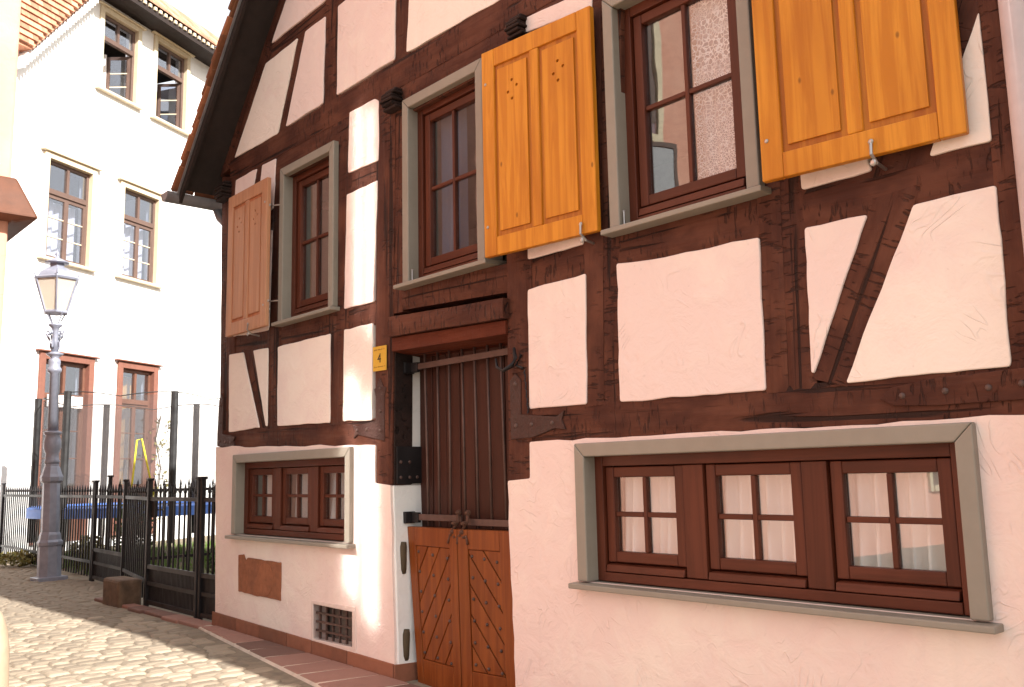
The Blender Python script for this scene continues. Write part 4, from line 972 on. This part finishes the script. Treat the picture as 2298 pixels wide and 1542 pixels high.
# ------------------------------------------------------------------ trampoline
TX, TY, TR = -15.35, 2.05, 1.42
tr = tag(empty('trampoline', (TX, TY, 0)), 'round garden trampoline with blue edge pad and tall safety net', 'trampoline')
nn = 48; ring = MB()
ring.sheet(nn, 6, lambda u, v: (TX + (TR + .14 * math.cos(v * 6.283)) * math.cos(u * 6.2832), TY + (TR + .14 * math.cos(v * 6.283)) * math.sin(u * 6.2832), .84 + .035 * math.sin(v * 6.283))).build('edge_pad', 'blue_pad', tr, smooth=True)
MB().sheet(nn, 1, lambda u, v: (TX + (TR + .135) * math.cos(u * 6.2832), TY + (TR + .135) * math.sin(u * 6.2832), .70 + .135 * v)).build('pad_skirt', 'blue_pad', tr, smooth=True)
MB().lathe([(TR - .12, .83), (TR - .12, .835)], (TX, TY, 0), 40).build('jump_mat', 'mat_black', tr)
for k in range(6):
    a = rad(12 + 60 * k + math.degrees(math.atan2(_r.y, _r.x))); dx, dy = math.cos(a), math.sin(a)
    MB().tube([(TX + dx * TR, TY + dy * TR, .80), (TX + dx * (TR + .05), TY + dy * (TR + .05), .0)], .022, 8).build('leg', 'steel', tr)
    pole = MB(); zs = [.3 + .12 * j for j in range(20)]
    pole.tube([(TX + dx * (TR + .10), TY + dy * (TR + .10), z) for z in zs], [.054 + .003 * (j % 2) for j in range(20)], 10).build('net_pole', 'black_foam', tr)
m = MB().sheet(60, 6, lambda u, v: (TX + (TR - .02) * math.cos(u * 6.2832), TY + (TR - .02) * math.sin(u * 6.2832), .86 + v * (1.62 + .06 * abs(math.cos(3 * (u * 6.2832 - rad(60)))))))
m.build('safety_net', 'net', tr, smooth=True)
MB().tube([(TX + (TR - .02) * math.cos(u), TY + (TR - .02) * math.sin(u), 2.50 + .08 * abs(math.cos(3 * (u - rad(60))))) for u in [6.2832 * j / 60 for j in range(61)]], .008, 5).build('net_rope', 'black_foam', tr)
v = Vector((-13.0, 1.6, 0))
tag(MB().tube([(-13.55, 1.35, 1.02), (-13.62, 1.40, 1.30), (-13.68, 1.46, 1.82), (-13.66, 1.52, 1.84), (-13.55, 1.60, 1.35), (-13.48, 1.66, 1.02)], .014, 6).build('yellow_rope', 'yellow_rope', smooth=True), 'yellow rope slung in a narrow loop over the trampoline pole', 'rope')
tb = MB().lathe([(.16, 0), (.22, .36), (.235, .37), (.225, .30), (.15, .03)], (-9.2, 2.2, 0), 18)
tag(tb.build('plastic_tub', 'turquoise', smooth=True), 'small turquoise plastic tub in the garden behind the gate', 'tub')

# ------------------------------------------------------------------ garden plants
def leafcloud(m, c, r, n, s):
    for _ in range(n):
        p = Vector((R(-1, 1), R(-1, 1), R(-1, 1)))
        while p.length > 1: p = Vector((R(-1, 1), R(-1, 1), R(-1, 1)))
        p = Vector((c[0] + p.x * r[0], c[1] + p.y * r[1], c[2] + p.z * r[2]))
        u = Vector((R(-1, 1), R(-1, 1), R(-1, 1))).normalized(); w = u.cross(Vector((R(-1, 1), R(-1, 1), R(-1, 1)))).normalized(); k = s * R(.6, 1.3)
        i = [m.pt(p - u * k), m.pt(p + w * k * .5), m.pt(p + u * k), m.pt(p - w * k * .5)]; m.f.append(i)
gr = MB()
for _ in range(9000):
    x, y = R(-17.5, -8.0), R(.65, 4.2); h = R(.04, .13); a = R(0, 6.28); dx, dy = .008 * math.cos(a), .008 * math.sin(a); lx, ly = R(-.04, .04), R(-.04, .04)
    i = [gr.pt((x - dx, y - dy, -.01)), gr.pt((x + dx, y + dy, -.01)), gr.pt((x + lx, y + ly, h))]; gr.f.append(i)
tag(gr.build('grass', 'leaf', origin=(-13, 2, 0)), 'short green grass of the garden lawn', 'grass', kind='stuff')
def shrub(x, y, r, h, n, label, mat='leaf', s=.035):
    e = tag(empty('shrub', (x, y, 0)), label, 'shrub')
    m = MB(); leafcloud(m, (x, y, h * .55), (r, r, h * .5), int(n * 2.2), s * 1.15); m.build('foliage', mat, e)
    st = MB()
    for k in range(5): a = R(0, 6.28); st.tube([(x, y, -.02), (x + r * .5 * math.cos(a), y + r * .5 * math.sin(a), h * R(.5, .9))], .008, 5)
    st.build('stem', 'stem', e)
shrub(-8.6, 2.4, .30, 1.25, 420, 'small dark leafy shrub behind the gate, close to the timbered house')
shrub(-13.4, .75, .22, .5, 240, 'low green plant at the foot of the railings beside the lamp', 'leaf_dry')
shrub(-15.4, .40, .4, .22, 240, 'low straggling plants spilling under the railing past the lamp', 'leaf_dry', .03)
shrub(-12.9, 1.2, .28, 1.0, 300, 'bushy green plant at the foot of the yellow rope')
shrub(-10.6, 1.6, .35, .45, 300, 'low green shrub behind the railing panel and sandstone block')
vn = tag(empty('climbing_vine', WT(2.25, -.1, 0)), 'thin climbing vine with sparse leaves on the white house wall', 'vine')
MB(WT).tube([(2.3, -.05, 0), (2.25, -.07, .8), (2.35, -.06, 1.5), (2.15, -.08, 2.1), (2.3, -.07, 2.6)], .012, 5).build('stem', 'stem', vn)
m = MB(); 
for k in range(90):
    p = WT(2.25 + R(-.3, .35), -.1, R(.3, 2.6)); leafcloud(m, p, (.02, .02, .02), 1, .05)
m.build('foliage', 'leaf_dry', vn)
